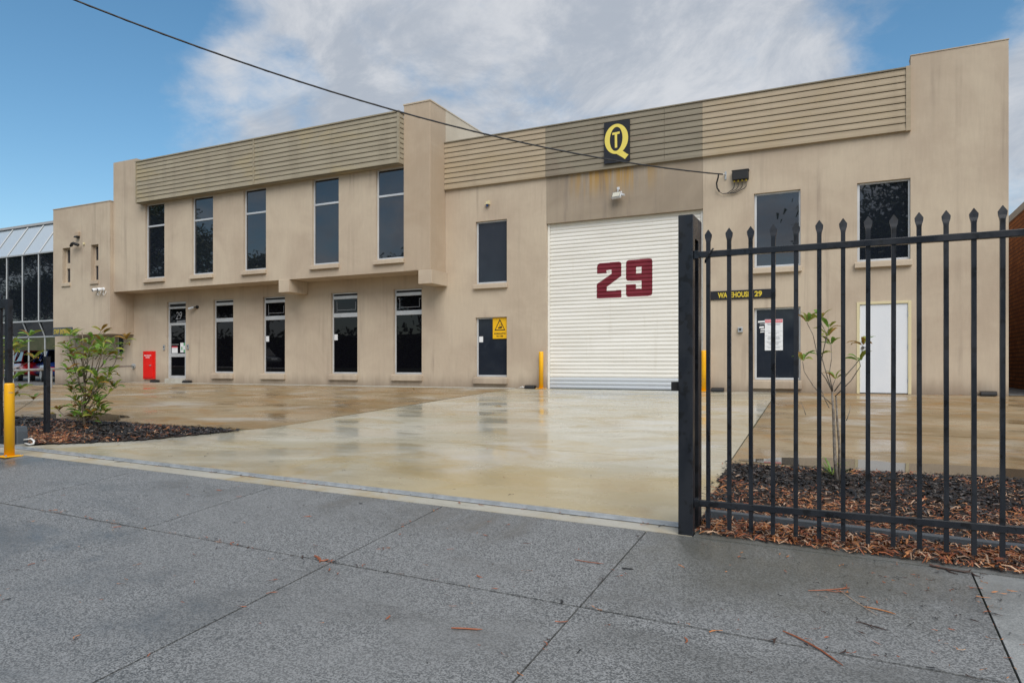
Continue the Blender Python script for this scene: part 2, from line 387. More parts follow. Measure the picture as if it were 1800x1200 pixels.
def text_mesh(txt, name, m, x0, x1, z0, z1, y, parent, depth=.003, bold=0., italic=0.):
    """lettering fitted in the box, facing -Y"""
    cu = bpy.data.curves.new(name, 'FONT'); cu.body = txt; cu.extrude = .02; cu.offset = bold; cu.shear = italic; cu.align_x = 'CENTER'
    cu.resolution_u = 4
    t = bpy.data.objects.new('tmp', cu); COL.objects.link(t)
    dg = bpy.context.evaluated_depsgraph_get(); me = bpy.data.meshes.new_from_object(t.evaluated_get(dg))
    bpy.data.objects.remove(t); bpy.data.curves.remove(cu)
    xs = [v.co.x for v in me.vertices]; ys = [v.co.y for v in me.vertices]
    a, b, c, d = min(xs), max(xs), min(ys), max(ys)
    for v in me.vertices:
        px, py, pz = v.co
        v.co = (x0 + (px - a) / (b - a) * (x1 - x0), y - (pz + .02) / .04 * depth, z0 + (py - c) / (d - c) * (z1 - z0))
    me.name = name; me.materials.clear(); me.materials.append(M[m])
    o = bpy.data.objects.new(name, me); COL.objects.link(o)
    if parent: o.parent = parent
    return o

def patch(name, c, n, m, material, dz=0., parent=None, kind=None, thick=0., wob=0.):
    """four corners (x,y) laid over the ground as a grid with a skirt"""
    vs = []; fs = []
    for i in range(n + 1):
        for j in range(m + 1):
            u, v = i / n, j / m
            x = (c[0][0] * (1 - u) + c[1][0] * u) * (1 - v) + (c[3][0] * (1 - u) + c[2][0] * u) * v
            y = (c[0][1] * (1 - u) + c[1][1] * u) * (1 - v) + (c[3][1] * (1 - u) + c[2][1] * u) * v
            vs.append((x, y, gz(x, y) + dz))
    for i in range(n):
        for j in range(m): fs.append((i * (m + 1) + j, (i + 1) * (m + 1) + j, (i + 1) * (m + 1) + j + 1, i * (m + 1) + j + 1))
    if thick:
        ring = [i * (m + 1) for i in range(n + 1)] + [n * (m + 1) + j for j in range(1, m + 1)] + [i * (m + 1) + m for i in range(n - 1, -1, -1)] + [j for j in range(m - 1, 0, -1)]
        o = len(vs)
        for k in ring: vs.append((vs[k][0], vs[k][1], vs[k][2] - thick))
        L = len(ring)
        for k in range(L): fs.append((ring[k], o + k, o + (k + 1) % L, ring[(k + 1) % L]))
    b = MB(); b.add(vs, fs); ob = b.build(name, material, parent)
    if kind: ob['kind'] = kind
    return ob

# ------------------------------------------------------------------ the setting: ground, road, footpath, yard
def ground_sheet():
    xs = [-400, -150, -80, -45] + [-30 + i for i in range(0, 41)] + [20, 45, 90, 200, 400]
    ys = [-400, -150, -80, -45, -32] + [-30 + .5 * i for i in range(0, 61)] + [.3, 5, 20, 60, 150, 400]
    vs = [(x, y, gz(x, y) - .05) for x in xs for y in ys]; n = len(ys)
    fs = [(i * n + j, (i + 1) * n + j, (i + 1) * n + j + 1, i * n + j + 1) for i in range(len(xs) - 1) for j in range(n - 1)]
    b = MB(); b.add(vs, fs); o = b.build('ground', 'earth'); o['kind'] = 'structure'
ground_sheet()
patch('road', [(-150, -26), (90, -26), (90, -18.25), (-150, -18.25)], 60, 8, 'asphalt', .01, kind='structure')

yard = MB().box(-40, -39.9, 14, 14.1, -.3, -.29).build('yard', 'joint'); yard['kind'] = 'structure'
patch('joint_bed', [(-27, -10.4), (9, -10.4), (9, -.02), (-27, -.02)], 36, 20, 'joint', -.022, yard)
g = .006
# driveway between the two planted corners
DL = [(-8.15, -.36), (-7.55, -9.55)]; DR = [(-1.52, -.02), (-1.12, -9.6)]
drv = MB().box(-40, -39.9, 14.2, 14.3, -.3, -.29).build('driveway', 'joint'); drv['kind'] = 'structure'
patch('joint_bed', [(-9.6, -12.24), (-.6, -12.24), (-.6, -9.3), (-8.4, -9.3)], 16, 8, 'joint', -.02, drv)
patch('concrete_slab', [(-7.55, -9.6 + g), (-1.12 - g, -9.6 + g), (-1.52 - g, -.02), (-8.15, -.02)], 16, 20, 'drive', 0, drv, thick=.02)
patch('concrete_slab', [(-8.9, -12.18), (-.93, -12.18), (-1.12, -9.6 - g), (-7.62, -9.6 - g)], 16, 8, 'drive', 0, drv, thick=.02)
# yard slabs left and right of it
patch('concrete_slab', [(-14.0, -10.2), (-7.55 - g * 2, -9.62), (-7.98, -4.2 - .018), (-14.0, -4.2 - .018)], 12, 12, 'yard', -.002, yard, thick=.02)
patch('concrete_slab', [(-14.0, -4.2 + .018), (-7.98, -4.2 + .018), (-8.15 - g * 2, -.36), (-14.0, -.36)], 12, 8, 'yard', -.002, yard, thick=.02)
patch('concrete_slab', [(-23.8, -10.2), (-14.0 - 2 * g, -10.2), (-14.0 - 2 * g, -7.5 - .018), (-23.8, -7.5 - .018)], 10, 6, 'yard', -.002, yard, thick=.02)
patch('concrete_slab', [(-23.8, -7.5 + .018), (-14.0 - 2 * g, -7.5 + .018), (-14.0 - 2 * g, -4.2 - .018), (-23.8, -4.2 - .018)], 10, 6, 'yard', -.002, yard, thick=.02)
patch('concrete_slab', [(-23.8, -4.2 + .018), (-14.0 - 2 * g, -4.2 + .018), (-14.0 - 2 * g, -.36), (-23.8, -.36)], 10, 6, 'yard', -.002, yard, thick=.02)
patch('concrete_slab', [(-1.24 + g, -6.6 + .026), (8, -6.6 + .026), (8, -.02), (-1.52 + g, -.02)], 12, 12, 'yard', -.002, yard, thick=.02)
patch('concrete_slab', [(-1.12 + g, -9.6), (8, -9.3), (8, -6.6 - .026), (-1.24 + g, -6.6 - .026)], 12, 6, 'yard', -.002, yard, thick=.02)
patch('edge_strip', [(-23.75, -.345), (-8.16, -.345), (-8.16, -.005), (-23.75, -.005)], 20, 1, 'edge_strip', .012, yard, thick=.04)
patch('lane_floor', [(2.9, .02), (9, .02), (9, 26), (2.9, 26)], 3, 6, 'kerbing', .005, yard)
patch('carpark_floor', [(-95, -3.2), (-23.9, -3.2), (-23.9, 12), (-95, 12)], 24, 12, 'kerbing', .02, yard, thick=.1)
# gate band and footpath slabs
patch('gate_band', [(-9.4, -12.46), (-.93, -12.40), (-.93, -12.187), (-9.4, -12.187)], 24, 2, 'band', .002, drv, thick=.03)
fp = MB().box(-40, -39.9, 14.4, 14.5, -.3, -.29).build('footpath', 'joint'); fp['kind'] = 'structure'
patch('joint_bed', [(-24, -17.45), (12, -17.45), (12, -12.1), (-24, -12.1)], 36, 10, 'joint', -.020, fp)
xj = [-15, -13.2, -11.5, -9.7, -8.0, -6.25, -4.52, -2.82, -1.23, .6, 2.4, 4.2, 6]
def yfront(x): return -12.405 - .055 * min(1, max(0, (-.93 - x) / 8.5)) - (.0 if x < -.9 else .02)
for i in range(len(xj) - 1):
    a, b_ = xj[i], xj[i + 1]; h = .005
    for (y0, y1) in ((-17.4, -13.69 - .009), (-13.69 + .009, None)):
        c = [(a + h, y0), (b_ - h, y0), (b_ - h, y1 if y1 else yfront(b_)), (a + h, y1 if y1 else yfront(a))]
        patch('concrete_slab', c, 4, 6, 'path_pale' if a >= .55 else 'path', random.uniform(-.0015, .0015), fp, thick=.018)
patch('fence_edging', [(-.92, -12.42), (6, -12.42), (6, -12.14), (-.92, -12.14)], 12, 2, 'kerbing', .006, fp, thick=.03)

def puddle(cx, cy, rx, ry, seed, rot=0., dz=.004):
    rnd = random.Random(seed); n = 44; ph = [rnd.uniform(0, 6.28) for _ in range(4)]
    pts = []
    for k in range(n):
        a = k * 2 * math.pi / n
        q = 1 + .16 * math.sin(2 * a + ph[0]) + .10 * math.sin(5 * a + ph[1]) + .06 * math.sin(9 * a + ph[2])
        x, y = rx * q * math.cos(a), ry * q * math.sin(a)
        pts.append((cx + x * math.cos(rot) - y * math.sin(rot), cy + x * math.sin(rot) + y * math.cos(rot)))
    z = gz(cx, cy) + dz
    # a water sheet is level
    b = MB(); b.add([(x, y, z + .0 + (gz(x, y) - gz(cx, cy)) * .92) for x, y in pts] + [(cx, cy, z)], [(k, (k + 1) % n, n) for k in range(n)])
    o = b.build('puddle', 'water'); o['kind'] = 'structure'
puddle(.5, -9.2, 1.25, .40, 3, R(3)); puddle(-11.6, -9.6, 1.05, .42, 5, R(4))

# ------------------------------------------------------------------ warehouse building
bld = thing('warehouse_building', 'two storey beige rendered warehouse with boarded parapets and roller door', 'building')

def wall_open(b, x0, x1, z0, z1, y, ops, depth=.12, m=0):
    """front face on plane y with openings and their reveals"""
    ops = [o for o in ops if o[0] >= x0 and o[1] <= x1]
    xs = sorted({x0, x1, *[o[0] for o in ops], *[o[1] for o in ops]}); zs = sorted({z0, z1, *[o[2] for o in ops], *[o[3] for o in ops]})
    xs = [x for x in xs if x0 <= x <= x1]; zs = [z for z in zs if z0 <= z <= z1]
    for i in range(len(xs) - 1):
        for j in range(len(zs) - 1):
            cx, cz = (xs[i] + xs[i + 1]) / 2, (zs[j] + zs[j + 1]) / 2
            if any(o[0] < cx < o[1] and o[2] < cz < o[3] for o in ops): continue
            b.quad((xs[i], y, zs[j]), (xs[i + 1], y, zs[j]), (xs[i + 1], y, zs[j + 1]), (xs[i], y, zs[j + 1]), m)
    for (a, c, e, f) in ops:
        y1 = y + depth
        b.quad((a, y, e), (a, y, f), (a, y1, f), (a, y1, e), m); b.quad((c, y, f), (c, y, e), (c, y1, e), (c, y1, f), m)
        b.quad((a, y, f), (c, y, f), (c, y1, f), (a, y1, f), m); b.quad((a, y1, e), (c, y1, e), (c, y, e), (a, y, e), m)

GFL = [(-19.64, -18.70), (-17.36, -16.40), (-14.51, -13.49), (-12.16, -11.17)]       # tall ground floor windows
UPL = [(-22.03, -21.06), (-19.72, -18.73), (-17.37, -16.41), (-14.55, -13.54), (-12.2, -11.24)]
opsA = [(a, c, .36, 2.86) for a, c in GFL] + [(-21.97, -21.0, .16, 2.88), (-9.39, -8.42, .3, 1.94), (-9.39, -8.42, 2.87, 4.6),
        (-2.02, -1.02, .28, 1.94), (-2.02, -1.02, 2.87, 4.59), (.125, 1.14, 2.87, 4.59), (.115, 1.155, 0, 1.99), (-24.75, -24.34, 1.06, 1.74)]
# right hand wall, pier and ground floor wall (all flush)
b = MB(); wall_open(b, -28.5, -10.37, -.3, 3.3, 0, opsA, .1); b.build('wall', 'render', bld, weld=True)
b = MB(); wall_open(b, -10.37, -7.25, -.3, 6.88, 0, opsA, .1)
b.quad((-7.25, 0, -.3), (-7.25, .16, -.3), (-7.25, .16, 4.36), (-7.25, 0, 4.36)); b.build('wall', 'render', bld, weld=True)
b = MB(); wall_open(b, -3.18, 2.86, -.3, 6.88, 0, opsA, .1)
b.quad((2.86, 0, -.3), (2.86, 26, -.3), (2.86, 26, 6.88), (2.86, 0, 6.88))
b.quad((-3.18, .16, -.3), (-3.18, 0, -.3), (-3.18, 0, 4.36), (-3.18, .16, 4.36)); b.build('wall', 'render', bld, weld=True)
b = MB(); b.box(1.143, 2.86, 0, .35, 6.88, 7.17); b.box(2.5, 2.86, .35, 26, 6.88, 7.17)
b.build('pier', 'render', bld)
MB().box(1.135, 2.87, -.012, .36, 7.172, 7.19).build('coping', 'render', bld)
b = MB(); wall_open(b, -7.247, -3.183, 4.36, 6.88, -.003, [], .1); b.quad((-7.247, -.003, 4.36), (-3.183, -.003, 4.36), (-3.183, .2, 4.36), (-7.247, .2, 4.36)); b.build('lintel', 'render_stain', bld)
# upper left storey with its end piers
b = MB(); wall_open(b, -23.74, -10.372, 3.245, 7.5, -.8, [(a, c, 3.62, 6.2) for a, c in UPL], .12)
b.quad((-23.74, -.8, 3.245), (-23.74, 0, 3.245), (-10.372, 0, 3.245), (-10.372, -.8, 3.245))
b.quad((-23.74, 0, 3.245), (-23.74, -.8, 3.245), (-23.74, -.8, 7.5), (-23.74, 0, 7.5))
b.build('upper_wall', 'render', bld, weld=True)
b = MB(); b.box(-23.74, -22.5, -.8, -.25, 7.5, 7.86); b.build('pier', 'render', bld)
b = MB(); b.box(-11.235, -10.366, -.805, .0, 3.25, 7.86); b.build('pier', 'render_pink', bld, bevel=.012)
b = MB(); b.box(-11.25, -10.352, -.82, 0.02, 7.862, 7.90); b.build('coping', 'render', bld)
b = MB(); b.box(-10.8, -10.364, .004, 16, 3, 7.86); b.build('parapet_wall', 'render_pale', bld)
b = MB(); b.box(-10.82, -10.35, .025, 16, 7.863, 7.895); b.build('coping', 'render_pale', bld)
for x0, x1 in ((-15.86, -15.44), (-10.74, -10.3)):
    b = MB(); b.box(x0, x1, -.83, -.003, 2.86, 3.242); b.build('corbel', 'render', bld, bevel=.008)
b = MB(); b.box(-23.7, -10.9, .3, 26, 3, 7.0); b.box(-10.36, 2.49, .36, 26, 3.2, 6.6); b.build('roof', 'roof', bld)

# left wing
b = MB(); wall_open(b, -27.06, -23.745, 1.75, 6.47, -.92, [(-26.5, -26.03, 3.68, 4.99), (-24.83, -24.4, 3.68, 4.99)], .2)
b.quad((-23.745, -.92, 1.75), (-23.745, 3, 1.75), (-23.745, 3, 6.47), (-23.745, -.92, 6.47))
b.quad((-27.06, 3, 1.75), (-27.06, -.92, 1.75), (-27.06, -.92, 6.47), (-27.06, 3, 6.47))
b.quad((-27.06, 3, 1.75), (-23.745, 3, 1.75), (-23.745, -.92, 1.75), (-27.06, -.92, 1.75))
b.quad((-27.06, -.92, 6.47), (-23.745, -.92, 6.47), (-23.745, 3, 6.47), (-27.06, 3, 6.47))
b.build('wing_wall', 'render', bld, weld=True)
b = MB(); b.box(-27.08, -23.73, -.935, 3, 6.472, 6.50); b.build('coping', 'render', bld)
for x0, x1 in ((-26.5, -26.03), (-24.83, -24.4)):
    w = MB(); fr = .07
    w.box(x0, x0 + fr, -.78, -.72, 3.68, 4.99); w.box(x1 - .03, x1, -.78, -.72, 3.68, 4.99); w.box(x0 + fr, x1 - .03, -.80, -.72, 4.24, 4.44)
    w.box(x0 + fr, x1 - .03, -.78, -.72, 3.68, 3.73); w.box(x0 + fr, x1 - .03, -.78, -.72, 4.94, 4.99)
    wo = w.build('slit_window', 'render', bld)
    for z0, z1 in ((3.73, 4.24), (4.44, 4.94)): MB().box(x0 + fr, x1 - .03, -.75, -.73, z0, z1).build('pane', 'film', wo)
    MB().box(x0 - .02, x1 + .02, -.97, -.74, 3.56, 3.678).build('sill', 'render', wo, bevel=.006)

def window(x0, x1, z0, z1, y, glass, bars=(), rec=.07, fr=.05, sill=True, head=False, right=True, gl2=None, sill_h=.14):
    """aluminium window: frame, panes between the bars, rendered sill"""
    w = MB(); a, c = y + rec, y + rec + .05
    w.box(x0, x0 + fr, a, c, z0, z1)
    if right: w.box(x1 - fr * .8, x1, a, c, z0, z1)
    w.box(x0 + fr, x1 - fr * .8, a, c, z0, z0 + fr); w.box(x0 + fr, x1 - fr * .8, a, c, z1 - fr * .8, z1)
    zs = [z0 + fr]
    for zb, hb in bars:
        w.box(x0 + fr, x1 - fr * .8, a - .01, c, zb, zb + hb); zs += [zb, zb + hb]
    top = z1 - fr * .8
    if head:
        w.box(x0 + fr, x1 - fr * .8, a - .025, c, z1 - .20, z1 - .105); zs += [z1 - .20]
        MB().box(x0 + fr, x1 - fr * .8, a + .03, c + .01, z1 - .105, top)
    zs.append(z1 - .2 if head else top)
    if head: zs = zs[:-1]
    wo = w.build('window', 'alu', bld, bevel=.004)
    if head: MB().box(x0 + fr, x1 - fr * .8, a + .02, a + .028, z1 - .105, top).build('dark_slot', 'matt_black', wo)  # plain black strip filling the gap above the head bar
    for i in range(0, len(zs) - 1, 2):
        MB().box(x0 + fr, x1 - fr * .8, a + .018, a + .026, zs[i], zs[i + 1]).build('pane', glass if (gl2 is None or i == 0) else gl2, wo)
    if sill:
        s = MB(); s.prism_x(x0 - .05, x1 + .03, [(y - .09, z0 - sill_h), (y + rec - .001, z0 - sill_h), (y + rec - .001, z0 - .002), (y - .085, z0 - .03)])
        s.build('sill', 'render', wo, bevel=.008)
    return wo
def sticker(wo, x0, x1, z0, z1, y, m='paper', name='sticker'):
    return MB().box(x0, x1, y - .003, y, z0, z1).build(name, m, wo)

for a, c in UPL: window(a, c, 3.62, 6.2, -.8, 'glass', [(5.40, .06)], right=False)
for i, (a, c) in enumerate(GFL):
    wo = window(a, c, .36, 2.86, 0, 'glass_low', [(2.10, .13)], head=True, right=False, sill_h=.19)
    yy = .085
    if i in (1, 2): sticker(wo, a + .06, a + .19, 1.40, 1.58, yy)
    if i > 0:      # etched corner lines in the top light
        e = MB(); t = .012
        x0, x1, z0, z1 = a + .16, c - .14, 2.27, 2.60
        e.box(x0, x0 + t, yy - .002, yy, z0, z1); e.box(x0 + .03, x1, yy - .002, yy, z0 + .05, z0 + .05 + t); e.box(x1, x1 + t, yy - .002, yy, z0 + .05, z1 - .04)
        if i == 3: e.box(x1, x1 + .1, yy - .002, yy, z1 - .04, z1 - .04 + t); e.box(x0 - .06, x0, yy - .002, yy, z1 - .02, z1 - .02 + t)
        e.build('etched_line', 'etch', wo)
w1 = window(-9.39, -8.42, 2.87, 4.6, 0, 'film', right=False)
w2 = window(-9.39, -8.42, .3, 1.94, 0, 'film', right=False, sill_h=.19)
sticker(w2, -9.32, -9.20, 1.26, 1.42, .085)
w3 = window(-2.02, -1.02, 2.87, 4.59, 0, 'glass')
w4 = window(.125, 1.14, 2.87, 4.59, 0, 'glass')
w5 = window(-2.02, -1.02, .28, 1.94, 0, 'film', sill_h=.2)
ws = window(-24.75, -24.34, 1.06, 1.74, 0, 'film', rec=.05, fr=.06, right=False)
# small illegible white decals beside the notice
for k, (x, z, wd, h) in enumerate(((-1.945, 1.605, .20, .045), (-1.905, 1.565, .13, .014), (-1.915, 1.475, .11, .05), (-1.89, 1.425, .12, .035), (-1.895, 1.375, .10, .03))):
    MB().prism_y(.082, .085, [(x, z), (x + wd, z + .004), (x + wd - .01, z + h), (x + .008, z + h - .006)]).build('decal', 'paper', w5)

# glazed entry door at the left end
d = MB(); x0, x1 = -21.97, -21.0; a, c = .06, .12
d.box(x0, x0 + .06, a, c, .16, 2.88); d.box(x1 - .05, x1, a, c, .16, 2.88); d.box(x0 + .06, x1 - .05, a, c, 2.80, 2.88); d.box(x0 + .06, x1 - .05, a - .02, c, 2.63, 2.70)
d.box(x0 + .06, x1 - .05, a, c, 2.04, 2.13); d.box(x0 + .06, x1 - .05, a, c, .16, .26); d.box(x0 + .06, x0 + .13, a - .01, c, .26, 2.04); d.box(x1 - .11, x1 - .05, a - .01, c, .26, 2.04)
d.box(x0 + .13, x1 - .11, a - .01, c, .92, 1.04)
do = d.build('glazed_door', 'alu', bld, bevel=.004)
MB().box(x0 + .13, x1 - .11, a + .02, a + .028, .26, .92).build('pane', 'glass_low', do); MB().box(x0 + .13, x1 - .11, a + .02, a + .028, 1.04, 2.04).build('pane', 'glass_low', do)
MB().box(x0 + .06, x1 - .05, a + .02, a + .028, 2.13, 2.63).build('pane', 'glass_low', do); MB().box(x0 + .06, x1 - .05, a + .03, a + .038, 2.70, 2.80).build('dark_slot', 'matt_black', do)  # top strip is plain black, filling the gap under the door head
text_mesh('29', 'number', 'etch', x0 + .36, x0 + .68, 2.25, 2.52, a + .018, do, italic=.2)
MB().box(x0 + .42, x0 + .86, a + .014, a + .018, 2.155, 2.20).build('decal', 'etch', do)
MB().box(x0 + .16, x0 + .46, a + .014, a + .018, 1.06, 1.30).build('notice', 'paper', do); MB().box(x0 + .16, x0 + .46, a + .011, a + .014, 1.25, 1.30).build('notice_header', 'notice_red', do)
MB().box(x0 + .60, x0 + .76, a + .014, a + .018, 1.08, 1.42).build('notice', 'paper', do); MB().box(x0 + .77, x0 + .86, a + .014, a + .018, 1.08, 1.42).build('notice', 'green_print', do)
MB().box(x0 + .65, x0 + .71, a + .011, a + .014, 1.16, 1.28).build('notice_print', 'green_print', do); MB().box(x0 + .775, x0 + .855, a + .011, a + .014, 1.18, 1.31).build('notice_print', 'paper', do)
MB().tube([(x0 + .22, a - .02, 1.36), (x0 + .22, a - .05, 1.36), (x0 + .55, a - .05, 1.36), (x0 + .55, a - .02, 1.36)], .011, 6).build('handle', 'galv', do)
MB().box(-22.02, -20.98, -.06, .058, -.02, .155).build('door_step', 'edge_strip', bld, bevel=.01)

# white side door
d = MB(); x0, x1 = .115, 1.155
d.box(x0, x0 + .06, -.012, .06, .0, 1.99); d.box(x1 - .06, x1, -.012, .06, .0, 1.99); d.box(x0 + .06, x1 - .06, -.012, .06, 1.935, 1.99)
do = d.build('side_door', 'cream', bld, bevel=.004)
MB().box(x0 + .064, x1 - .064, .012, .05, .018, 1.93).build('leaf', 'white_door', do, bevel=.003)
h = MB(); h.tube([(.235, .01, 1.0), (.235, -.02, 1.0)], .03, 10); h.tube([(.235, -.045, 1.0), (.37, -.045, 1.0)], .011, 8); h.tube([(.235, .0, 1.0), (.235, -.05, 1.0)], .012, 8); h.tube([(.235, .01, 1.14), (.235, -.012, 1.14)], .026, 10)
h.build('handle', 'matt_black', do)
for z in (.3, 1.0, 1.7): MB().tube([(1.098, -.004, z - .05), (1.098, -.004, z + .05)], .009, 6).build('hinge', 'galv', do)

# cladding boards, each its own piece
def board(x0, x1, z0, z1, y, thick, m, parent):
    b = MB(); b.prism_x(x0, x1, [(y, z0), (y + thick, z0), (y + thick, z1 - .004), (y + .014, z1 - .004), (y + .006, (z0 + z1) / 2), (y, z0 + .03)])
    return b.build('cladding_board', m, parent)
rows = 9; z0 = 5.60; z1 = 6.90; hgt = (z1 - z0) / rows; gap = .0125
for r_ in range(rows):
    for xa, xb, m in ((-10.362, -7.252, 'board_tan'), (-7.249, -4.10, 'board_dark'), (-4.094, -3.185, 'board_dark'), (-3.181, 1.05, 'board_tan')):
        board(xa, xb, z0 + r_ * hgt + gap, z0 + (r_ + 1) * hgt, -.075, .045, m, bld)
MB().box(-10.362, 1.05, -.028, -.006, 5.6, 6.9).build('cladding_backing', 'board_dark', bld)
MB().box(-10.362, -7.251, -.085, -.004, 5.585, 5.622).build('cladding_trim', 'board_tan', bld); MB().box(-7.249, -3.184, -.085, -.006, 5.585, 5.622).build('cladding_trim', 'board_dark', bld)
MB().box(-3.181, 1.05, -.085, -.004, 5.585, 5.622).build('cladding_trim', 'board_tan', bld)
MB().box(-10.362, 1.05, -.09, .2, 6.902, 6.93).build('capping', 'board_dark', bld)
MB().box(1.052, 1.142, -.09, -.006, 5.575, 6.94).build('cladding_trim', 'board_tan', bld)

rows = 10; z0 = 6.225; z1 = 7.62; hgt = (z1 - z0) / rows; yf = -1.05
for r_ in range(rows):
    za, zb = z0 + r_ * hgt + (gap if r_ else .0), z0 + (r_ + 1) * hgt
    for xa, xb in ((-22.15, -16.71), (-16.65, -11.29)): board(xa, xb, za, zb, yf, .045, 'board_olive', bld)
    e = MB(); e.prism_y(-1.0, -.803, [(-11.235, za), (-11.235, za + .03), (-11.247, zb - .004), (-11.28, zb - .004), (-11.28, za)]); e.build('cladding_board', 'board_olive', bld)
MB().box(-22.15, -11.285, yf + .04, yf + .06, 6.225, 7.62).build('cladding_backing', 'board_dark', bld)
MB().box(-22.15, -11.285, yf + .06, -.803, 6.20, 6.222).build('cladding_soffit', 'board_olive', bld)
MB().box(-11.30, -11.281, yf + .061, -.803, 6.225, 7.61).build('cladding_backing', 'board_dark', bld)
MB().box(-16.705, -16.655, yf - .012, yf + .04, 6.226, 7.618).build('cover_strip', 'board_olive', bld)
MB().box(-11.288, -11.228, yf - .012, yf + .055, 6.215, 7.618).build('cover_strip', 'board_olive', bld)
MB().box(-22.2, -22.152, yf - .012, -.803, 6.2, 7.618).build('cover_strip', 'board_olive', bld)
MB().box(-22.22, -11.22, yf - .02, -.7, 7.622, 7.66).build('capping', 'board_olive', bld)

# roller door with the painted number
RD0, RD1, RDT, RDY = -7.248, -3.182, 4.36, .13
PIT = .0995
def rd_y(z):          # ribbed curtain profile
    t = (z / PIT) % 1.0
    return RDY - .016 * (sm(0, .18, t) - sm(.72, 1.0, t)) - .005 * math.sin(t * math.pi)
def curtain_mesh(z0, z1):
    b = MB(); n = int(round((z1 - z0) / PIT * 10)); vs = []
    for i in range(n + 1):
        z = z0 + (z1 - z0) * i / n; y = rd_y(z); vs += [(RD0 + .002, y, z), (RD1 - .002, y, z)]
    b.add(vs, [(2 * i, 2 * i + 1, 2 * i + 3, 2 * i + 2) for i in range(n)]); return b
rd = grp('roller_door', bld)
curtain_mesh(PIT * 3, 4.36).build('curtain', 'curtain', rd); curtain_mesh(.0, PIT * 3).build('bottom_rail', 'curtain_low', rd)
for x in (RD0 + .003, RD1 - .063): MB().box(x, x + .06, .075, .09, 0, 4.358).build('guide_channel', 'curtain', rd)
def px2(px, py):      # figures were laid out on the door sheet in this unit grid
    return (-5.881 + (px - 380) * (1.448 / 343.), 3.262 - (py - 348 + (px - 380) * .0355) * (.905 / 221.))
two = [(380, 418), (380, 374), (384, 361), (397, 354), (518, 352), (529, 356), (533, 367), (533, 441), (442, 504), (442, 530), (533, 528), (533, 574), (378, 573), (378, 484), (472, 424), (472, 398), (440, 400), (440, 418)]
nine = [(562, 365), (566, 352), (578, 346), (706, 344), (718, 348), (722, 359), (722, 552), (718, 566), (706, 571), (578, 572), (566, 568), (562, 557), (562, 495), (623, 497), (623, 524), (657, 526), (657, 475), (578, 474), (566, 469), (562, 459)]
hole9 = [(624, 392), (657, 392), (657, 432), (624, 432)]
def fix(poly): return [(x, y - (x - 380) * .0355) for x, y in poly]
def digits(polys, name):
    P = [[px2(x, y) for x, y in fix(pl)] for pl in polys]
    za = min(z for pl in P for _, z in pl); zb = max(z for pl in P for _, z in pl); n = 120; b = MB()
    def cuts(z):
        xs = []
        for pl in P:
            for i in range(len(pl)):
                (xa, z_a), (xb, z_b) = pl[i], pl[(i + 1) % len(pl)]
                if (z_a > z) != (z_b > z): xs.append(xa + (z - z_a) / (z_b - z_a) * (xb - xa))
        return sorted(xs)
    for i in range(n):
        zl, zh = za + (zb - za) * i / n, za + (zb - za) * (i + 1) / n
        xs = cuts((zl + zh) / 2)
        for k in range(0, len(xs) - 1, 2):
            b.quad((xs[k], rd_y(zl) - .002, zl), (xs[k + 1], rd_y(zl) - .002, zl), (xs[k + 1], rd_y(zh) - .002, zh), (xs[k], rd_y(zh) - .002, zh))
    b.build(name, 'maroon', rd)
digits([two], 'number'); digits([nine, hole9], 'number')

# ------------------------------------------------------------------ neighbours
nb = thing('brick_building', 'orange brick building with grey coping across the side lane at right', 'building')
b = MB(); b.box(3.95, 16, -.5, 24, -.3, 4.55); b.build('wall', 'brick', nb)
b = MB(); b.box(3.93, 16.02, -.52, 24.02, 4.553, 4.75); b.build('coping', 'roof', nb, bevel=.01)

gb = thing('glass_office', 'glass fronted building with sloping roof glazing left of the beige wing', 'building')
X0, SP, NB = -32.02 - 1.155 * 9, 1.155, 13
def bar(b, p, q, w=.03):
    b.tube([p, q], w, 4)
for k in range(NB + 1):
    x = X0 + SP * k
    m = MB(); bar(m, (x, .74, 2.5), (x, .74, 5.36)); m.build('mullion', 'office_frame', gb)
    m = MB(); bar(m, (x, .74, 5.36), (x, 1.63, 6.82), .028); m.build('glazing_bar', 'office_frame', gb)
    m = MB(); bar(m, (x, .74, 2.5), (x, 1.0, 1.84), .03); m.build('glazing_bar', 'office_frame', gb)
    m = MB(); m.tube([(x, 1.0, -.17), (x, 1.0, 1.84)], .034, 8); m.build('post', 'office_frame', gb)
    if k < NB:
        xa, xb = x + .02, x + SP - .02
        m = MB(); m.quad((xa, .76, 2.52), (xb, .76, 2.52), (xb, .76, 5.34), (xa, .76, 5.34)); m.build('pane', 'glass', gb)
        m = MB(); m.quad((xa, .77, 5.37), (xb, .77, 5.37), (xb, 1.65, 6.80), (xa, 1.65, 6.80)); m.build('roof_pane', 'glass_roof', gb)
        m = MB(); m.quad((xa, 1.02, 1.85), (xb, 1.02, 1.85), (xb, .78, 2.49), (xa, .78, 2.49)); m.build('slanted_pane', 'glass', gb)
XE = X0 + SP * NB
m = MB(); m.box(X0, XE, .70, .79, 5.33, 5.385); m.build('transom', 'office_frame', gb)
m = MB(); m.box(X0, XE, .70, .79, 2.46, 2.52); m.build('transom', 'office_frame', gb)
m = MB(); m.box(X0, XE, .96, 1.05, 1.82, 1.87); m.build('transom', 'office_frame', gb)
m = MB(); m.box(X0, XE, 1.58, 1.75, 6.83, 6.93); m.build('gutter', 'roof', gb)
m = MB(); m.box(X0, XE, 1.7, 14, 6.5, 6.8); m.build('roof', 'roof', gb)
m = MB(); m.box(-100, XE, 13.8, 14, -.3, 6.5); m.build('rear_backdrop', 'earth', gb); m = MB(); m.box(X0, XE, 1.1, 13.7, 2.45, 2.53); m.build('ceiling', 'roof', gb)  # rear box added as a dark backdrop, run past the office to cover bright horizon

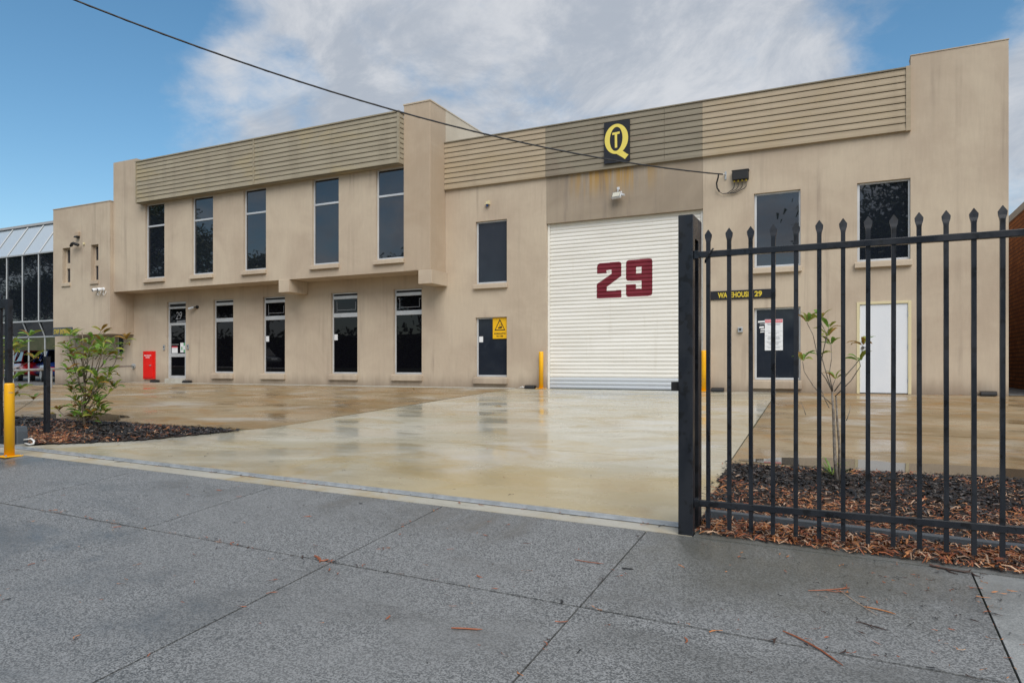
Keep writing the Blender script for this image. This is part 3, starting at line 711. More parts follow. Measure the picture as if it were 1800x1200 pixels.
# carpark sign glimpsed under the glass front
sg = thing('shop_sign', 'red and white shop sign glimpsed under the glass office', 'sign')
MB().box(-41.2, -38.0, 9.3, 9.36, 1.35, 2.05).build('sign_board', 'matt_black', sg)
text_mesh('Ho', 'lettering', 'white', -41.0, -39.9, 1.45, 1.85, 9.29, sg, bold=.02); MB().prism_y(9.27, 9.29, [(-39.6, 1.75), (-38.3, 1.75), (-38.9, 2.0)]).build('emblem', 'red', sg)
MB().box(-41.15, -41.05, 9.27, 9.29, 1.45, 1.85).build('emblem', 'notice_red', sg); MB().box(-39.75, -38.2, 9.27, 9.29, 1.48, 1.70).build('emblem', 'notice_red', sg)
for x in (-40.9, -38.3): MB().box(x, x + .08, 9.37, 9.45, -.2, 2.0).build('post', 'matt_black', sg)

# ------------------------------------------------------------------ cars
def car(loc, rz, paint, label, ute=False):
    root = thing('ute' if ute else 'parked_car', label, 'ute' if ute else 'car'); root.location = loc; root.rotation_euler = (0, 0, rz)
    body = mat('car_paint', paint, .22, .1); body.node_tree.nodes['Principled BSDF'].inputs['Coat Weight'].default_value = .8
    hw = .88
    if not ute:
        st = [(-2.05, .42, .62, .70), (-1.98, .25, .88, .80), (-1.6, .2, .98, .86), (-.5, .2, .96, .88), (.7, .2, .93, .88), (1.1, .2, .88, .87), (1.8, .22, .74, .80), (2.05, .40, .60, .62)]
        cab = [(-1.85, .97, .80), (-1.35, 1.43, .60), (-.2, 1.48, .62), (.35, 1.40, .60), (1.15, .90, .78)]
    else:
        st = [(-2.6, .45, .95, .84), (-2.55, .42, 1.08, .9), (-.6, .35, 1.10, .92), (.2, .35, 1.08, .92), (1.3, .35, 1.05, .92), (2.2, .4, .98, .88), (2.55, .5, .75, .78)]
        cab = [(-.75, 1.09, .84), (-.6, 1.68, .66), (.5, 1.72, .68), (.8, 1.66, .66), (1.45, 1.06, .82)]
    b = MB(); vs = []
    for x, zl, zt, w in st:
        vs += [(x, -w * .92, zl), (x, -w, (zl + zt) / 2), (x, -w * .93, zt), (x, 0, zt + .03), (x, w * .93, zt), (x, w, (zl + zt) / 2), (x, w * .92, zl)]
    n = 7; fs = []
    for i in range(len(st) - 1):
        for k in range(n): fs.append((i * n + k, (i + 1) * n + k, (i + 1) * n + (k + 1) % n, i * n + (k + 1) % n))
    fs += [tuple(range(n)), tuple((len(st) - 1) * n + k for k in range(n - 1, -1, -1))]
    b.add(vs, fs); bo = b.build('body', body, root); sb = bo.modifiers.new('s', 'SUBSURF'); sb.levels = sb.render_levels = 2
    b = MB(); vs = []
    for x, z, w in cab: vs += [(x, -w, z), (x, w, z)]
    m_ = len(cab); b.add(vs, [(2 * i, 2 * i + 2, 2 * i + 3, 2 * i + 1) for i in range(m_ - 1)] + [tuple(range(0, 2 * m_, 2))[::-1], tuple(range(1, 2 * m_, 2))])
    b.build('windows', 'glass_low', root, bevel=.05)
    b = MB(); top = cab[1:-1]; vs = []
    for x, z, w in top: vs += [(x, -w * .98, z + .008), (x, w * .98, z + .008), (x, -w * .95, z + .045), (x, w * .95, z + .045)]
    for i in range(len(top) - 1):
        o = 4 * i; b.add([vs[o + j] for j in range(8)], [(2, 6, 7, 3), (0, 4, 6, 2), (1, 3, 7, 5), (0, 2, 3, 1), (4, 5, 7, 6)])
    for sy in (-1, 1):
        for i, j in ((0, 1), (2, 2), (m_ - 2, m_ - 1)):
            if i != j: b.tube([(cab[i][0], sy * (cab[i][2] + .01), cab[i][1]), (cab[j][0], sy * (cab[j][2] + .01), cab[j][1])], .035, 5)
        b.tube([(cab[2][0] - .1, sy * (cab[2][2] + .005), cab[2][1]), (cab[2][0] - .15, sy * (hw * .9), cab[0][1])], .03, 5)
    b.build('roof', body, root, smooth=False)
    wb = (-1.28, 1.3) if not ute else (-1.5, 1.6); wr = .32 if not ute else .38
    for x in wb:
        for sy in (-1, 1):
            w = MB(); w.tube([(x, sy * (hw - .17), wr), (x, sy * (hw + .015), wr)], wr, 20); wo = w.build('wheel', 'matt_black', root)
            w = MB(); w.tube([(x, sy * (hw + .01), wr), (x, sy * (hw + .03), wr)], wr * .62, 14); w.build('rim', 'galv', wo)
    for sy in (-1, 1):
        q = st[0][2] - .02; MB().box(st[0][0] - .02, st[0][0] + .2, sy * .62 - .12, sy * .62 + .12, q - .10, q + .08).build('tail_light', 'red', root, bevel=.02)
        q = st[-1][2] - .02; MB().box(st[-1][0] - .2, st[-1][0] - .02, sy * .5 - .16, sy * .5 + .16, q + .0, q + .1).build('headlight', 'lens', root, bevel=.02)
    return root
car((-36.9, 3.9, -.13), R(163), (.62, .010, .016), 'red hatchback parked behind white posts under the glass office')
car((-34.0, 3.4, -.13), R(160), (.02, .06, .28), 'dark blue car parked behind white posts under the glass office')
car((-46.5, -27.6, .42), R(8), (.55, .57, .59), 'silver ute across the street, mirrored in the ground floor windows', ute=True)

# ------------------------------------------------------------------ fittings on the facade
sg = thing('logo_sign', 'dark square sign with yellow letter Q round a T on the boarded parapet', 'sign')
MB().box(-5.615, -4.945, -.125, -.092, 5.70, 6.735).build('sign_board', 'sign_black', sg, bevel=.003)
def q_letter():
    b = MB(); n = 56; cx, cz = -5.29, 6.29; yq = -.1305
    vs = []
    for k in range(n):
        a = k * 2 * math.pi / n
        # outer bowl, inner counter leaning a touch like the painted letter
        vs.append((cx + .305 * math.cos(a), yq, cz + .375 * math.sin(a)))
        vs.append((cx - .005 + .165 * math.cos(a) + .03 * math.sin(a) * .3, yq, cz + .30 * math.sin(a)))
    b.add(vs, [(2 * k, 2 * k + 1, 2 * ((k + 1) % n) + 1, 2 * ((k + 1) % n)) for k in range(n)])
    b.prism_y(-.1285, -.126, [(-5.33, 5.945), (-5.12, 5.80), (-5.07, 5.755), (-4.975, 5.86), (-5.02, 5.885), (-5.14, 5.985), (-5.19, 6.02)])
    b.build('letter_q', 'sign_yellow', sg)
    t = MB(); t.prism_y(-.131, -.126, [(-5.395, 6.40), (-5.205, 6.41), (-5.205, 6.465), (-5.395, 6.455)]); t.prism_y(-.1305, -.126, [(-5.328, 6.07), (-5.268, 6.07), (-5.272, 6.405), (-5.332, 6.405)])
    t.build('letter_t', 'sign_yellow', sg)
q_letter()
sg = thing('warehouse_sign', 'long black sign reading WAREHOUSE 29 beside the roller door', 'sign')
MB().box(-3.03, -1.545, -.03, -.005, 2.165, 2.37).build('sign_board', 'sign_black', sg, bevel=.002)
text_mesh('WAREHOUSE', 'lettering', 'letter_yellow', -2.83, -2.10, 2.203, 2.333, -.03, sg, bold=.035); text_mesh('29', 'lettering', 'letter_yellow', -2.005, -1.84, 2.203, 2.333, -.03, sg, bold=.035)
sg = thing('staff_entrance_sign', 'grey sign reading STAFF ENTRANCE under the wing above the shrub', 'sign')
MB().box(-27.0, -25.86, -.97, -.94, 1.715, 2.035).build('sign_board', 'grey_plastic', sg, bevel=.003)
text_mesh('STAFF ENTRANCE', 'lettering', 'letter_yellow', -26.94, -25.92, 1.79, 1.97, -.97, sg, bold=.012)
sg = thing('forklift_sign', 'yellow warning sign reading FORKLIFTS IN USE in the dark window', 'sign')
MB().box(-8.88, -8.44, .055, .068, 1.35, 1.925).build('sign_board', 'warn_yellow', sg)
def tri(k): return [(-8.825 + k, 1.575 + k * .7), (-8.495 - k, 1.575 + k * .7), (-8.66, 1.89 - k * 1.6)]
t = MB(); o_, i_ = tri(0), tri(.032)
t.add([(x, .051, z) for x, z in o_] + [(x, .051, z) for x, z in i_], [(0, 1, 4, 3), (1, 2, 5, 4), (2, 0, 3, 5)]); t.build('warning_triangle', 'sign_black', sg)
t = MB(); t.prism_y(.05, .054, [(-8.71, 1.63), (-8.60, 1.635), (-8.59, 1.68), (-8.64, 1.685), (-8.655, 1.665), (-8.71, 1.665)])
t.prism_y(.05, .054, [(-8.675, 1.665), (-8.667, 1.665), (-8.645, 1.76), (-8.653, 1.76)]); t.prism_y(.05, .054, [(-8.6, 1.68), (-8.593, 1.68), (-8.62, 1.75), (-8.627, 1.75)]); t.build('forklift_symbol', 'sign_black', sg)
text_mesh('FORKLIFTS', 'lettering', 'sign_black', -8.83, -8.49, 1.465, 1.51, .055, sg, bold=.02); text_mesh('IN USE', 'lettering', 'sign_black', -8.76, -8.56, 1.395, 1.44, .055, sg, bold=.02)
sg = thing('entry_notice', 'white notice with red heading taped inside the dark right ground floor window', 'notice')
MB().box(-1.79, -1.40, .074, .082, .96, 1.675).build('sheet', 'paper', sg)
MB().box(-1.782, -1.408, .070, .074, 1.60, 1.668).build('heading', 'notice_red', sg)
text_mesh('CONDITIONS OF ENTRY', 'lettering', 'paper', -1.77, -1.42, 1.618, 1.652, .070, sg, .002, bold=.01)
for k, (z, w) in enumerate(((1.57, .3), (1.545, .26), (1.36, .24), (1.33, .12), (1.26, .24), (1.235, .28), (1.21, .25), (1.14, .3), (1.115, .22), (1.09, .2), (1.02, .26))):
    MB().box(-1.595 - w / 2, -1.595 + w / 2, .071, .074, z, z + .011).build('print_line', 'grey_print', sg)
for z in (1.40, 1.295, 1.165, 1.05): MB().box(-1.785, -1.405, .0715, .074, z, z + .004).build('rule_line', 'grey_print', sg)

def floodlight(name, x, z, y, label, tilt=25):
    fl = thing(name, label, 'light')
    fl.location = (x, y, z)
    MB().box(-.035, .035, -.05, 0, .12, .19).build('bracket', 'alu', fl, bevel=.01); MB().tube([(0, -.03, .13), (0, -.09, .05), (0, -.12, .02)], .014, 6).build('arm', 'alu', fl)
    h = MB().box(-.13, .13, -.035, .035, -.09, .09).build('lamp_head', 'alu', fl, bevel=.012); h.location = (0, -.15, -.04); h.rotation_euler = (R(-tilt), 0, R(-12))
    MB().box(-.105, .105, -.04, -.034, -.065, .065).build('lamp_lens', 'lens', h); MB().box(-.118, .118, -.0375, -.0345, -.078, .078).build('lens_gasket', 'matt_black', h)
    MB().tube([(.13, 0, 0), (.19, .02, -.01), (.21, .02, -.01)], .03, 8).build('sensor', 'alu', h)
    return fl
floodlight('floodlight', -5.27, 4.91, -.004, 'silver floodlight on the stained wall above the roller door')
fl = thing('security_light', 'black twin lamp below a small box between the slit windows', 'light')
MB().box(-25.62, -25.44, -1.0, -.921, 5.36, 5.52).build('junction_box', 'render_pink', fl, bevel=.01)
MB().prism_x(-25.60, -25.46, [(-1.08, 5.30), (-.921, 5.30), (-.921, 5.36), (-1.04, 5.36)]).build('cowl', 'matt_black', fl)
MB().tube([(-25.53, -.93, 5.08), (-25.53, -1.05, 5.05)], .02, 6).build('arm', 'matt_black', fl)
for q, s_ in ((-.12, -20), (.10, 20)):
    h = MB().box(-.13, .13, -.05, .05, -.035, .035).build('lamp_head', 'matt_black', fl, bevel=.015); h.location = (-25.53 + q, -1.1, 5.04); h.rotation_euler = (R(30), R(s_), R(s_))
MB().box(-25.24, -25.17, -.97, -.921, 5.02, 5.10).build('sensor', 'cream', fl, bevel=.01)
cc = thing('security_camera', 'pair of white dome cameras on the wing corner', 'camera')
for x in (-24.38, -24.08):
    MB().tube([(x, -.925, 3.34), (x, -.97, 3.34)], .07, 14).build('mount', 'white', cc, bevel=.01)
    MB().tube([(x, -.97, 3.34), (x - .04, -1.09, 3.32), (x - .05, -1.12, 3.31)], [.06, .065, .05], 14).build('housing', 'white', cc, smooth=True)
    MB().tube([(x - .05, -1.12, 3.31), (x - .053, -1.135, 3.308)], [.045, .03], 12).build('lens', 'sign_black', cc)
    MB().tube([(x, -.93, 3.28), (x + .01, -.97, 3.17), (x + .08, -.98, 3.13), (x + .13, -.95, 3.2), (x + .12, -.925, 3.28)], .010, 5).build('cable', 'wire_white', cc)
wl = thing('wall_spotlight', 'small dark spotlight on the wall right of the glazed door', 'light')
MB().tube([(-20.40, -.001, 2.64), (-20.40, -.05, 2.64)], .055, 12).build('base', 'matt_black', wl); MB().tube([(-20.40, -.05, 2.64), (-20.48, -.12, 2.62)], .02, 6).build('arm', 'matt_black', wl)
MB().tube([(-20.46, -.10, 2.63), (-20.62, -.18, 2.57)], [.045, .06], 12).build('lamp_head', 'galv', wl)
se = thing('sensor_light', 'small cream sensor bracket with blue lens above the plain upper window', 'light')
MB().box(-9.06, -8.93, -.10, -.001, 5.04, 5.06).build('bracket', 'cream', se); MB().box(-8.95, -8.93, -.1, -.001, 5.06, 5.14).build('bracket', 'cream', se); MB().box(-9.06, -8.95, -.02, -.001, 5.06, 5.13).build('back_plate', 'cream', se)
MB().tube([(-9.0, -.05, 5.038), (-9.0, -.05, 4.98)], [.04, .025], 10).build('lens', mat('blue_lens', (.03, .07, .22), .2), se)
dk = thing('door_sensor', 'small grey box with round black eye right of the roller door', 'sensor')
MB().box(-2.375, -2.265, -.07, -.001, 1.385, 1.505).build('box', 'galv', dk, bevel=.01); MB().tube([(-2.32, -.07, 1.45), (-2.32, -.076, 1.45)], .028, 12).build('eye', 'matt_black', dk)
for x, z, lb in ((-22.1, 1.26, 'small grey reader plate left of the glazed door frame'), (-20.88, 1.27, 'small grey button plate right of the glazed door frame')):
    k = thing('wall_plate', lb, 'plate', 'wall plates beside the glazed door'); MB().box(x - .05, x + .05, -.03, -.001, z - .09, z + .09).build('plate', 'galv', k, bevel=.006); MB().tube([(x, -.03, z + .02), (x, -.036, z + .02)], .02, 8).build('button', 'matt_black', k)

jb = thing('junction_box', 'black cable junction box on the wall right of the stained section', 'box')
MB().box(-2.49, -2.13, -.14, -.001, 4.93, 5.135).build('box', 'matt_black', jb, bevel=.012); MB().box(-2.5, -2.12, -.145, -.001, 5.137, 5.155).build('lid', 'matt_black', jb)
for k in range(4):
    x = -2.45 + k * .088; MB().tube([(x, -.07, 4.93), (x, -.07, 4.89)], .018, 8).build('gland', 'letter_yellow', jb)
    MB().tube([(x, -.07, 4.89), (x, -.06, 4.80 - .01 * k), (x - .04, -.05, 4.73), (x - .16 - .03 * k, -.045, 4.66 - .005 * k), (-2.72, -.045, 4.655), (-2.80, -.06, 4.72)], .0085, 6).build('lead', 'cable', jb)
hk = thing('cable_bracket', 'galvanised eye bracket holding the overhead cable to the wall', 'bracket')
MB().box(-2.675, -2.635, -.02, -.001, 4.99, 5.18).build('plate', 'galv', hk); MB().tube([(-2.655, -.02, 5.1), (-2.68, -.11, 5.1), (-2.70, -.12, 5.09)], .012, 6).build('eye', 'galv', hk)
# overhead service cable to the street pole
ca = thing('overhead_cable', 'black overhead service cable sagging across the sky to the wall', 'cable')
hd = R(-134); L_ = 17.2
def cp(k): return (-2.70 + math.cos(hd) * k, -.13 + math.sin(hd) * k, 5.09 - .0193 * k + .01136 * k * k)
MB().tube([cp(L_ * i / 90) for i in range(91)], .016, 7).build('sheath', 'cable', ca, smooth=True)
tw = MB()
pts = []
for i in range(600):
    k = L_ * i / 599; x, y, z = cp(k); a = k * 11; pts.append((x + .011 * math.cos(a) * .7, y + .011 * math.cos(a) * -.7, z + .011 * math.sin(a)))
tw.tube(pts, .008, 5); tw.build('twisted_core', 'cable', ca, smooth=True)
MB().tube([cp(.12), (-2.80, -.17, 5.02), (-2.845, -.12, 4.9), (-2.84, -.08, 4.8), (-2.79, -.06, 4.71)], .018, 7).build('drop_loop', 'cable', ca, smooth=True)
pe = cp(L_)
po = thing('power_pole', 'timber power pole at the street holding the overhead cable', 'pole')
MB().tube([(pe[0], pe[1] - .15, -1), (pe[0], pe[1] - .15, pe[2] + 1.2)], [.15, .11], 12).build('shaft', 'stem_grey', po); MB().box(pe[0] - 1, pe[0] + 1, pe[1] - .05, pe[1] + .05, pe[2] + .5, pe[2] + .6).build('crossarm', 'stem_grey', po)

# red hydrant cabinet
rc = thing('hydrant_cabinet', 'bright red fire hydrant cabinet on the wall by the glazed door', 'cabinet')
MB().box(-23.17, -22.56, -.06, -.001, .13, 1.135).build('cabinet_body', 'red', rc, bevel=.006); MB().box(-23.13, -22.62, -.085, -.062, .19, 1.10).build('cabinet_door', 'red', rc, bevel=.006)
text_mesh('FIRE HYDRANT', 'lettering', 'white', -23.07, -22.69, .955, 1.0, -.085, rc, bold=.02); text_mesh('& HOSE', 'lettering', 'white', -22.98, -22.78, .885, .93, -.085, rc, bold=.02)
MB().tube([(-22.72, -.085, .62), (-22.72, -.11, .62)], .025, 8).build('knob', 'galv', rc); MB().box(-22.78, -22.70, -.115, -.105, .612, .628).build('latch', 'galv', rc)

for x, lb in ((-22.45, 'black bait box at the wall below the red cabinet'), (-20.79, 'black bait box at the wall right of the door step'), (-7.66, 'black bait box beside the left door bollard'),
              (-2.82, 'black bait box at the wall right of the roller door'), (2.5, 'black bait box at the foot of the tall right pier')):
    k = thing('bait_box', lb, 'bait box', 'black bait boxes along the wall foot'); k.location = (x, -.13, .016 if x < -8 else 0)
    MB().prism_x(-.14, .14, [(-.09, 0), (.09, 0), (.09, .07), (-.055, .08), (-.09, .045)]).build('casing', 'matt_black', k, bevel=.01); MB().box(-.147, .147, -.02, .095, .081, .09).build('lid', 'matt_black', k)

def bollard(x, y, z, h, r, label, label_group='yellow steel bollards'):
    k = thing('bollard', label, 'bollard', label_group); k.location = (x, y, z)
    b = MB(); b.tube([(0, 0, .0), (0, 0, h - .02), (0, 0, h - .006), (0, 0, h)], [r, r, r * .93, r * .75], 24); o = b.build('post', 'yellow', k)
    for p in o.data.polygons: p.use_smooth = len(p.vertices) == 4
    MB().prism_z(0, .012, [(-r * 1.95, -r * 1.95), (r * 1.95, -r * 1.95), (r * 1.95, r * 1.95), (-r * 1.95, r * 1.95)]).build('base_plate', 'yellow', k, bevel=.004)
    for sx in (-1, 1):
        for sy in (-1, 1): MB().tube([(sx * r * 1.6, sy * r * 1.6, .012), (sx * r * 1.6, sy * r * 1.6, .028)], .011, 6).build('bolt', 'galv', k)
bollard(-8.255, -12.56, gz(-8.245, -12.56) + .004, .80, .0485, 'yellow bollard with chipped paint at the gate end left of the drive')
bollard(-7.35, -.12, 0, .98, .06, 'slim yellow bollard at the left side of the roller door')
bollard(-3.14, -.12, 0, .97, .06, 'slim yellow bollard at the right side of the roller door behind the fence')

# galvanised rail at the far left of the yard
rl = thing('barrier_rail', 'low galvanised pipe rail running from the wall past the carpark', 'rail')
def rp(q): return Vector((-23.73 + 2.33 * q, -.02 - 4.48 * q, .60 - .10 * q))
MB().tube([rp(0), rp(.4), rp(1), rp(1.5)], .035, 10).build('rail', 'galv', rl, smooth=True); MB().tube([rp(0), rp(.006)], .085, 14).build('wall_flange', 'galv', rl)
for q in (.48, .95, 1.36):
    p = rp(q); MB().tube([(p.x, p.y, gz(p.x, p.y) - .02), (p.x, p.y, p.z)], .034, 10).build('post', 'galv', rl)

# ------------------------------------------------------------------ gate post, fence, gate
gp = thing('gate_post', 'tall black steel gate catch post at the right of the drive', 'post')
zb = -.53
MB().box(-1.021, -.925, -12.40, -12.332, zb, 1.59).build('front_leg', 'black', gp, bevel=.004)
MB().box(-1.021, -.925, -12.215, -12.105, zb, 1.59).build('rear_leg', 'black', gp, bevel=.004)
MB().box(-1.021, -.925, -12.331, -12.216, 1.44, 1.588).build('top_cap', 'black', gp)
MB().box(-1.075, -1.022, -12.37, -12.30, .435, .495).build('catch', 'matt_black', gp, bevel=.004)
MB().box(-1.022, -.99, -12.33, -12.217, zb, 1.44).build('back_plate', 'black', gp)

def spear(r_=.0125):
    """square picket top pressed into a flat spear"""
    prof = [(-.004, r_, r_), (.010, r_ * 1.15, r_ * .95), (.030, .0205, .0085), (.050, .0225, .0065), (.082, .002, .003)]
    vs = []; fs = []
    for z, a, c in prof: vs += [(-a, -c, z), (a, -c, z), (a, c, z), (-a, c, z)]
    for i in range(len(prof) - 1):
        for k in range(4): fs.append((4 * i + k, 4 * i + (k + 1) % 4, 4 * i + 4 + (k + 1) % 4, 4 * i + 4 + k))
    fs.append((16, 17, 18, 19)); return vs, fs
def picket_mesh(zlo, zhi):
    b = MB(); b.box(-.0125, .0125, -.0125, .0125, zlo, zhi)
    vs, fs = spear(.0125); b.add([(x, y, z + zhi) for x, y, z in vs], fs); return b
fence = thing('steel_fence', 'black steel picket fence with spear tops in front of the right mulch bed', 'fence')
YF = -12.35
first = None
for k in range(32):
    x = -.836 + .1325 * k
    if first is None:
        first = picket_mesh(-.455, 1.405).build('picket', 'black', fence); first.location = (x, YF, 0)
    else:
        c = first.copy(); COL.objects.link(c); c.location = (x, YF, random.uniform(-.003, .003)); c.rotation_euler = (0, R(random.uniform(-.12, .12)), 0)
for z0, z1 in ((1.308, 1.347), (-.318, -.277)):
    MB().box(-.905, 3.40, YF - .0195, YF + .0195, z0, z1).build('rail', 'black', fence, bevel=.003)
    MB().box(-.925, -.895, YF - .026, YF + .026, z0 - .008, z1 + .008).build('rail_bracket', 'black', fence, bevel=.003)
MB().tube([(-.80, YF - .022, 1.36), (-.825, YF - .03, 1.33), (-.85, YF - .02, 1.29), (-.855, YF, 1.275)], .006, 6).build('wire_tie', 'cable', fence)
MB().box(3.40, 3.50, YF - .05, YF + .05, -.6, 1.5).build('post', 'black', fence)
ed = tag(MB().box(-.92, 1.4, -11.95, -11.885, -.51, -.445).build('edging_rail', 'grey_plastic', bevel=.004), 'dark grey flat rail lying in the mulch behind the fence', 'rail')
ed.rotation_euler = (0, R(1.35), 0)

# sliding gate parked at the left
sgt = thing('sliding_gate', 'black sliding steel gate pulled open at the far left', 'gate')
YG = -12.15; z0, z1 = -.335, 1.395
MB().box(-9.058, -8.998, YG - .03, YG + .03, z0, z1).build('stile', 'black', sgt, bevel=.004)
for a, c in ((1.287, 1.395), (-.335, -.235)): MB().box(-16.0, -9.059, YG - .03, YG + .03, a, c).build('rail', 'black', sgt, bevel=.004)
pk = MB(); pm = picket_mesh(-.24, 1.40)
first = None
for k in range(40):
    x = -9.185 - .1325 * k
    if first is None: first = pm.build('picket', 'black', sgt); first.location = (x, YG, .0)
    else:
        c = first.copy(); COL.objects.link(c); c.location = (x, YG, 0)
for x in (-9.3, -15.6): MB().tube([(x, YG - .02, z0 - .03), (x, YG + .02, z0 - .03)], .05, 14).build('wheel', 'galv', sgt)
trk = tag(MB().box(0, .1, 0, .1, 0, .1).build('gate_track', 'galv'), 'galvanised gate track set in the concrete across the drive', 'track')
tv = MB(); n = 40
prof = [(-.035, .006), (-.014, .010), (-.010, .030), (.010, .030), (.014, .010), (.035, .006)]
vs = []
for i in range(n + 1):
    x = -16 + (-1.022 + 16) * i / n; vs += [(x, -12.21 + y, zgate(x) - .0 + .0155 * .0 + gz(x, -12.21) - zgate(x) + z) for y, z in prof]
tv.add(vs, [(i * 6 + k, (i + 1) * 6 + k, (i + 1) * 6 + k + 1, i * 6 + k + 1) for i in range(n) for k in range(5)])
tm = tv.build('tmp', 'galv'); trk.data = tm.data; bpy.data.objects.remove(tm)

bp = thing('black_post', 'short black square steel post standing in the left mulch bed', 'post')
zz = gz(-9.62, -11.36)
MB().box(-9.71, -9.65, -11.36, -11.30, zz - .05, .72).build('shaft', 'black', bp, bevel=.004); MB().box(-9.713, -9.647, -11.363, -11.297, .721, .728).build('cap', 'black', bp)
gm = thing('gate_motor', 'dark grey gate motor housing behind the yellow bollard', 'motor')
zz = gz(-8.86, -11.95)
MB().prism_y(-12.08, -11.95, [(-9.12, zz), (-8.99, zz), (-8.993, zz + .16), (-9.01, zz + .225), (-9.10, zz + .225), (-9.115, zz + .16)]).build('housing', 'grey_plastic', gm, bevel=.012)
MB().box(-9.14, -8.97, -12.09, -11.93, zz - .03, zz + .012).build('base', 'edge_strip', gm)
MB().tube([(-8.99, -12.0, zz + .06), (-8.90, -11.97, zz + .075), (-8.84, -11.97, zz + .05), (-8.82, -11.99, zz + .02), (-8.86, -12.01, zz + .01), (-8.95, -12.01, zz + .02)], .012, 6).build('conduit', 'wire_white', gm, smooth=True)

# ------------------------------------------------------------------ mulch beds
LB = [(-20, -12.2), (-9.1, -12.05), (-8.62, -11.80), (-8.04, -11.12), (-7.66, -9.87), (-9.6, -10.02), (-12.33, -10.24), (-20, -10.3)]
RB = [(-.91, -12.16), (6, -12.16), (6, -9.25), (1.38, -9.46), (-1.10, -9.68), (-1.02, -11.2)]
def inside(p, poly):
    x, y = p; r = False
    for i in range(len(poly)):
        (xa, ya), (xb, yb) = poly[i], poly[(i + 1) % len(poly)]
        if (ya > y) != (yb > y) and x < xa + (y - ya) / (yb - ya) * (xb - xa): r = not r
    return r
def dist_edge(p, poly):
    P = Vector(p); best = 9
    for i in range(len(poly)):
        a, c = Vector(poly[i]), Vector(poly[(i + 1) % len(poly)]); t = max(0, min(1, (P - a).dot(c - a) / (c - a).length_squared)); best = min(best, (P - a - (c - a) * t).length)
    return best
def bed_h(x, y, poly):
    d = dist_edge((x, y), poly); return .016 * sm(0, .35, d) + (.006 * sm(0, .3, d)) * math.sin(x * 9 + y * 5) * math.sin(y * 11 - x * 3)
def bed(poly, name, x0, x1, y0, y1, st):
    b = MB(); idx = {}; vs = []; fs = []
    nx, ny = int((x1 - x0) / st), int((y1 - y0) / st)
    def vid(i, j):
        if (i, j) not in idx:
            x, y = x0 + i * st, y0 + j * st; idx[(i, j)] = len(vs); vs.append((x, y, gz(x, y) + .012 + bed_h(x, y, poly)))
        return idx[(i, j)]
    for i in range(nx):
        for j in range(ny):
            if inside((x0 + (i + .5) * st, y0 + (j + .5) * st), poly): fs.append((vid(i, j), vid(i + 1, j), vid(i + 1, j + 1), vid(i, j + 1)))
    b.add(vs, fs); o = b.build(name, 'soil'); o['kind'] = 'structure'
bed(LB, 'mulch_bed', -14.5, -7.5, -12.3, -9.7, .06); bed(RB, 'mulch_bed', -1.2, 5, -12.3, -9.1, .06)
CH = ['chip_black', 'chip_dark', 'chip_rust', 'chip_orange', 'chip_tan', 'chip_grey']
def chips(poly, n, x0, x1, y0, y1, seed, name, rustf, size=(.018, .055), spill=.04):
    rnd = random.Random(seed); b = MB(); k = 0
    while k < n:
        x, y = rnd.uniform(x0, x1), rnd.uniform(y0, y1)
        q = (x + rnd.gauss(0, spill), y + rnd.gauss(0, spill))
        if not inside((x, y), poly): continue
        x, y = q
        k += 1; rust = rnd.random() < rustf(x, y)
        m = (rnd.choices([1, 2, 3, 4], [2, 3.4, 3, 2.2]) if rust else rnd.choices([0, 1, 5], [7, .8, 1.6]))[0]
        ln = rnd.uniform(*size) * (1.35 if rust else .9); wd = ln * rnd.uniform(.06, .16) if rust else ln * rnd.uniform(.25, .5)
        a = rnd.uniform(0, 6.28); dx, dy = math.cos(a), math.sin(a); tl = rnd.gauss(0, .16); rl_ = rnd.uniform(-.6, .6)
        z = gz(x, y) + .014 + (bed_h(x, y, poly) if inside((x, y), poly) else 0) + rnd.uniform(.001, .014) + abs(tl) * ln * .3
        bow = rnd.uniform(-.1, .22) * ln
        vs = []
        for t, bw in ((-.5, 0), (0, 1), (.5, 0)):
            for s_ in (-.5, .5):
                w = wd * s_ * (1 if t == 0 else .7)
                vs.append((x + dx * ln * t - dy * w, y + dy * ln * t + dx * w, z + tl * ln * t + rl_ * w + bow * bw))
        b.add(vs, [(0, 1, 3, 2), (2, 3, 5, 4)], m)
    o = b.build(name, CH); o['kind'] = 'stuff'
def rust_right(x, y):
    f = .26 + .62 * sm(-10.4, -11.7, y) + .2 * math.sin(x * 7 - y * 3) * math.sin(y * 6 + x) + .25 * sm(.4, 1.4, x) * sm(-10.2, -11, y)
    f -= .42 * sm(.75, .2, math.hypot((x + .2) * .9, (y + 10.35) * 1.2)) + .3 * sm(.5, .1, math.hypot((x - .75) * .8, (y + 10.7) * 1.5))
    return min(.95, f + .25 * math.sin(x * 4.1 + y * 2) * math.sin(y * 3.3 + 1))
def rust_left(x, y): return .16 + .65 * sm(-10.9, -11.7, y) + .2 * math.sin(x * 3 + y * 4)
chips(RB, 26000, -1.15, 3.6, -12.2, -9.2, 11, 'mulch_chips', rust_right)
chips(LB, 15000, -13.2, -7.6, -12.2, -9.8, 12, 'mulch_chips', rust_left, (.022, .065))
# longer shreds of bark along the fence foot
FB = [(-.9, -12.36), (4, -12.40), (4, -12.05), (-.9, -12.0)]
chips(FB, 6500, -.9, 3.4, -12.42, -12.0, 13, 'bark_shreds', lambda x, y: .95, (.022, .07), .012)

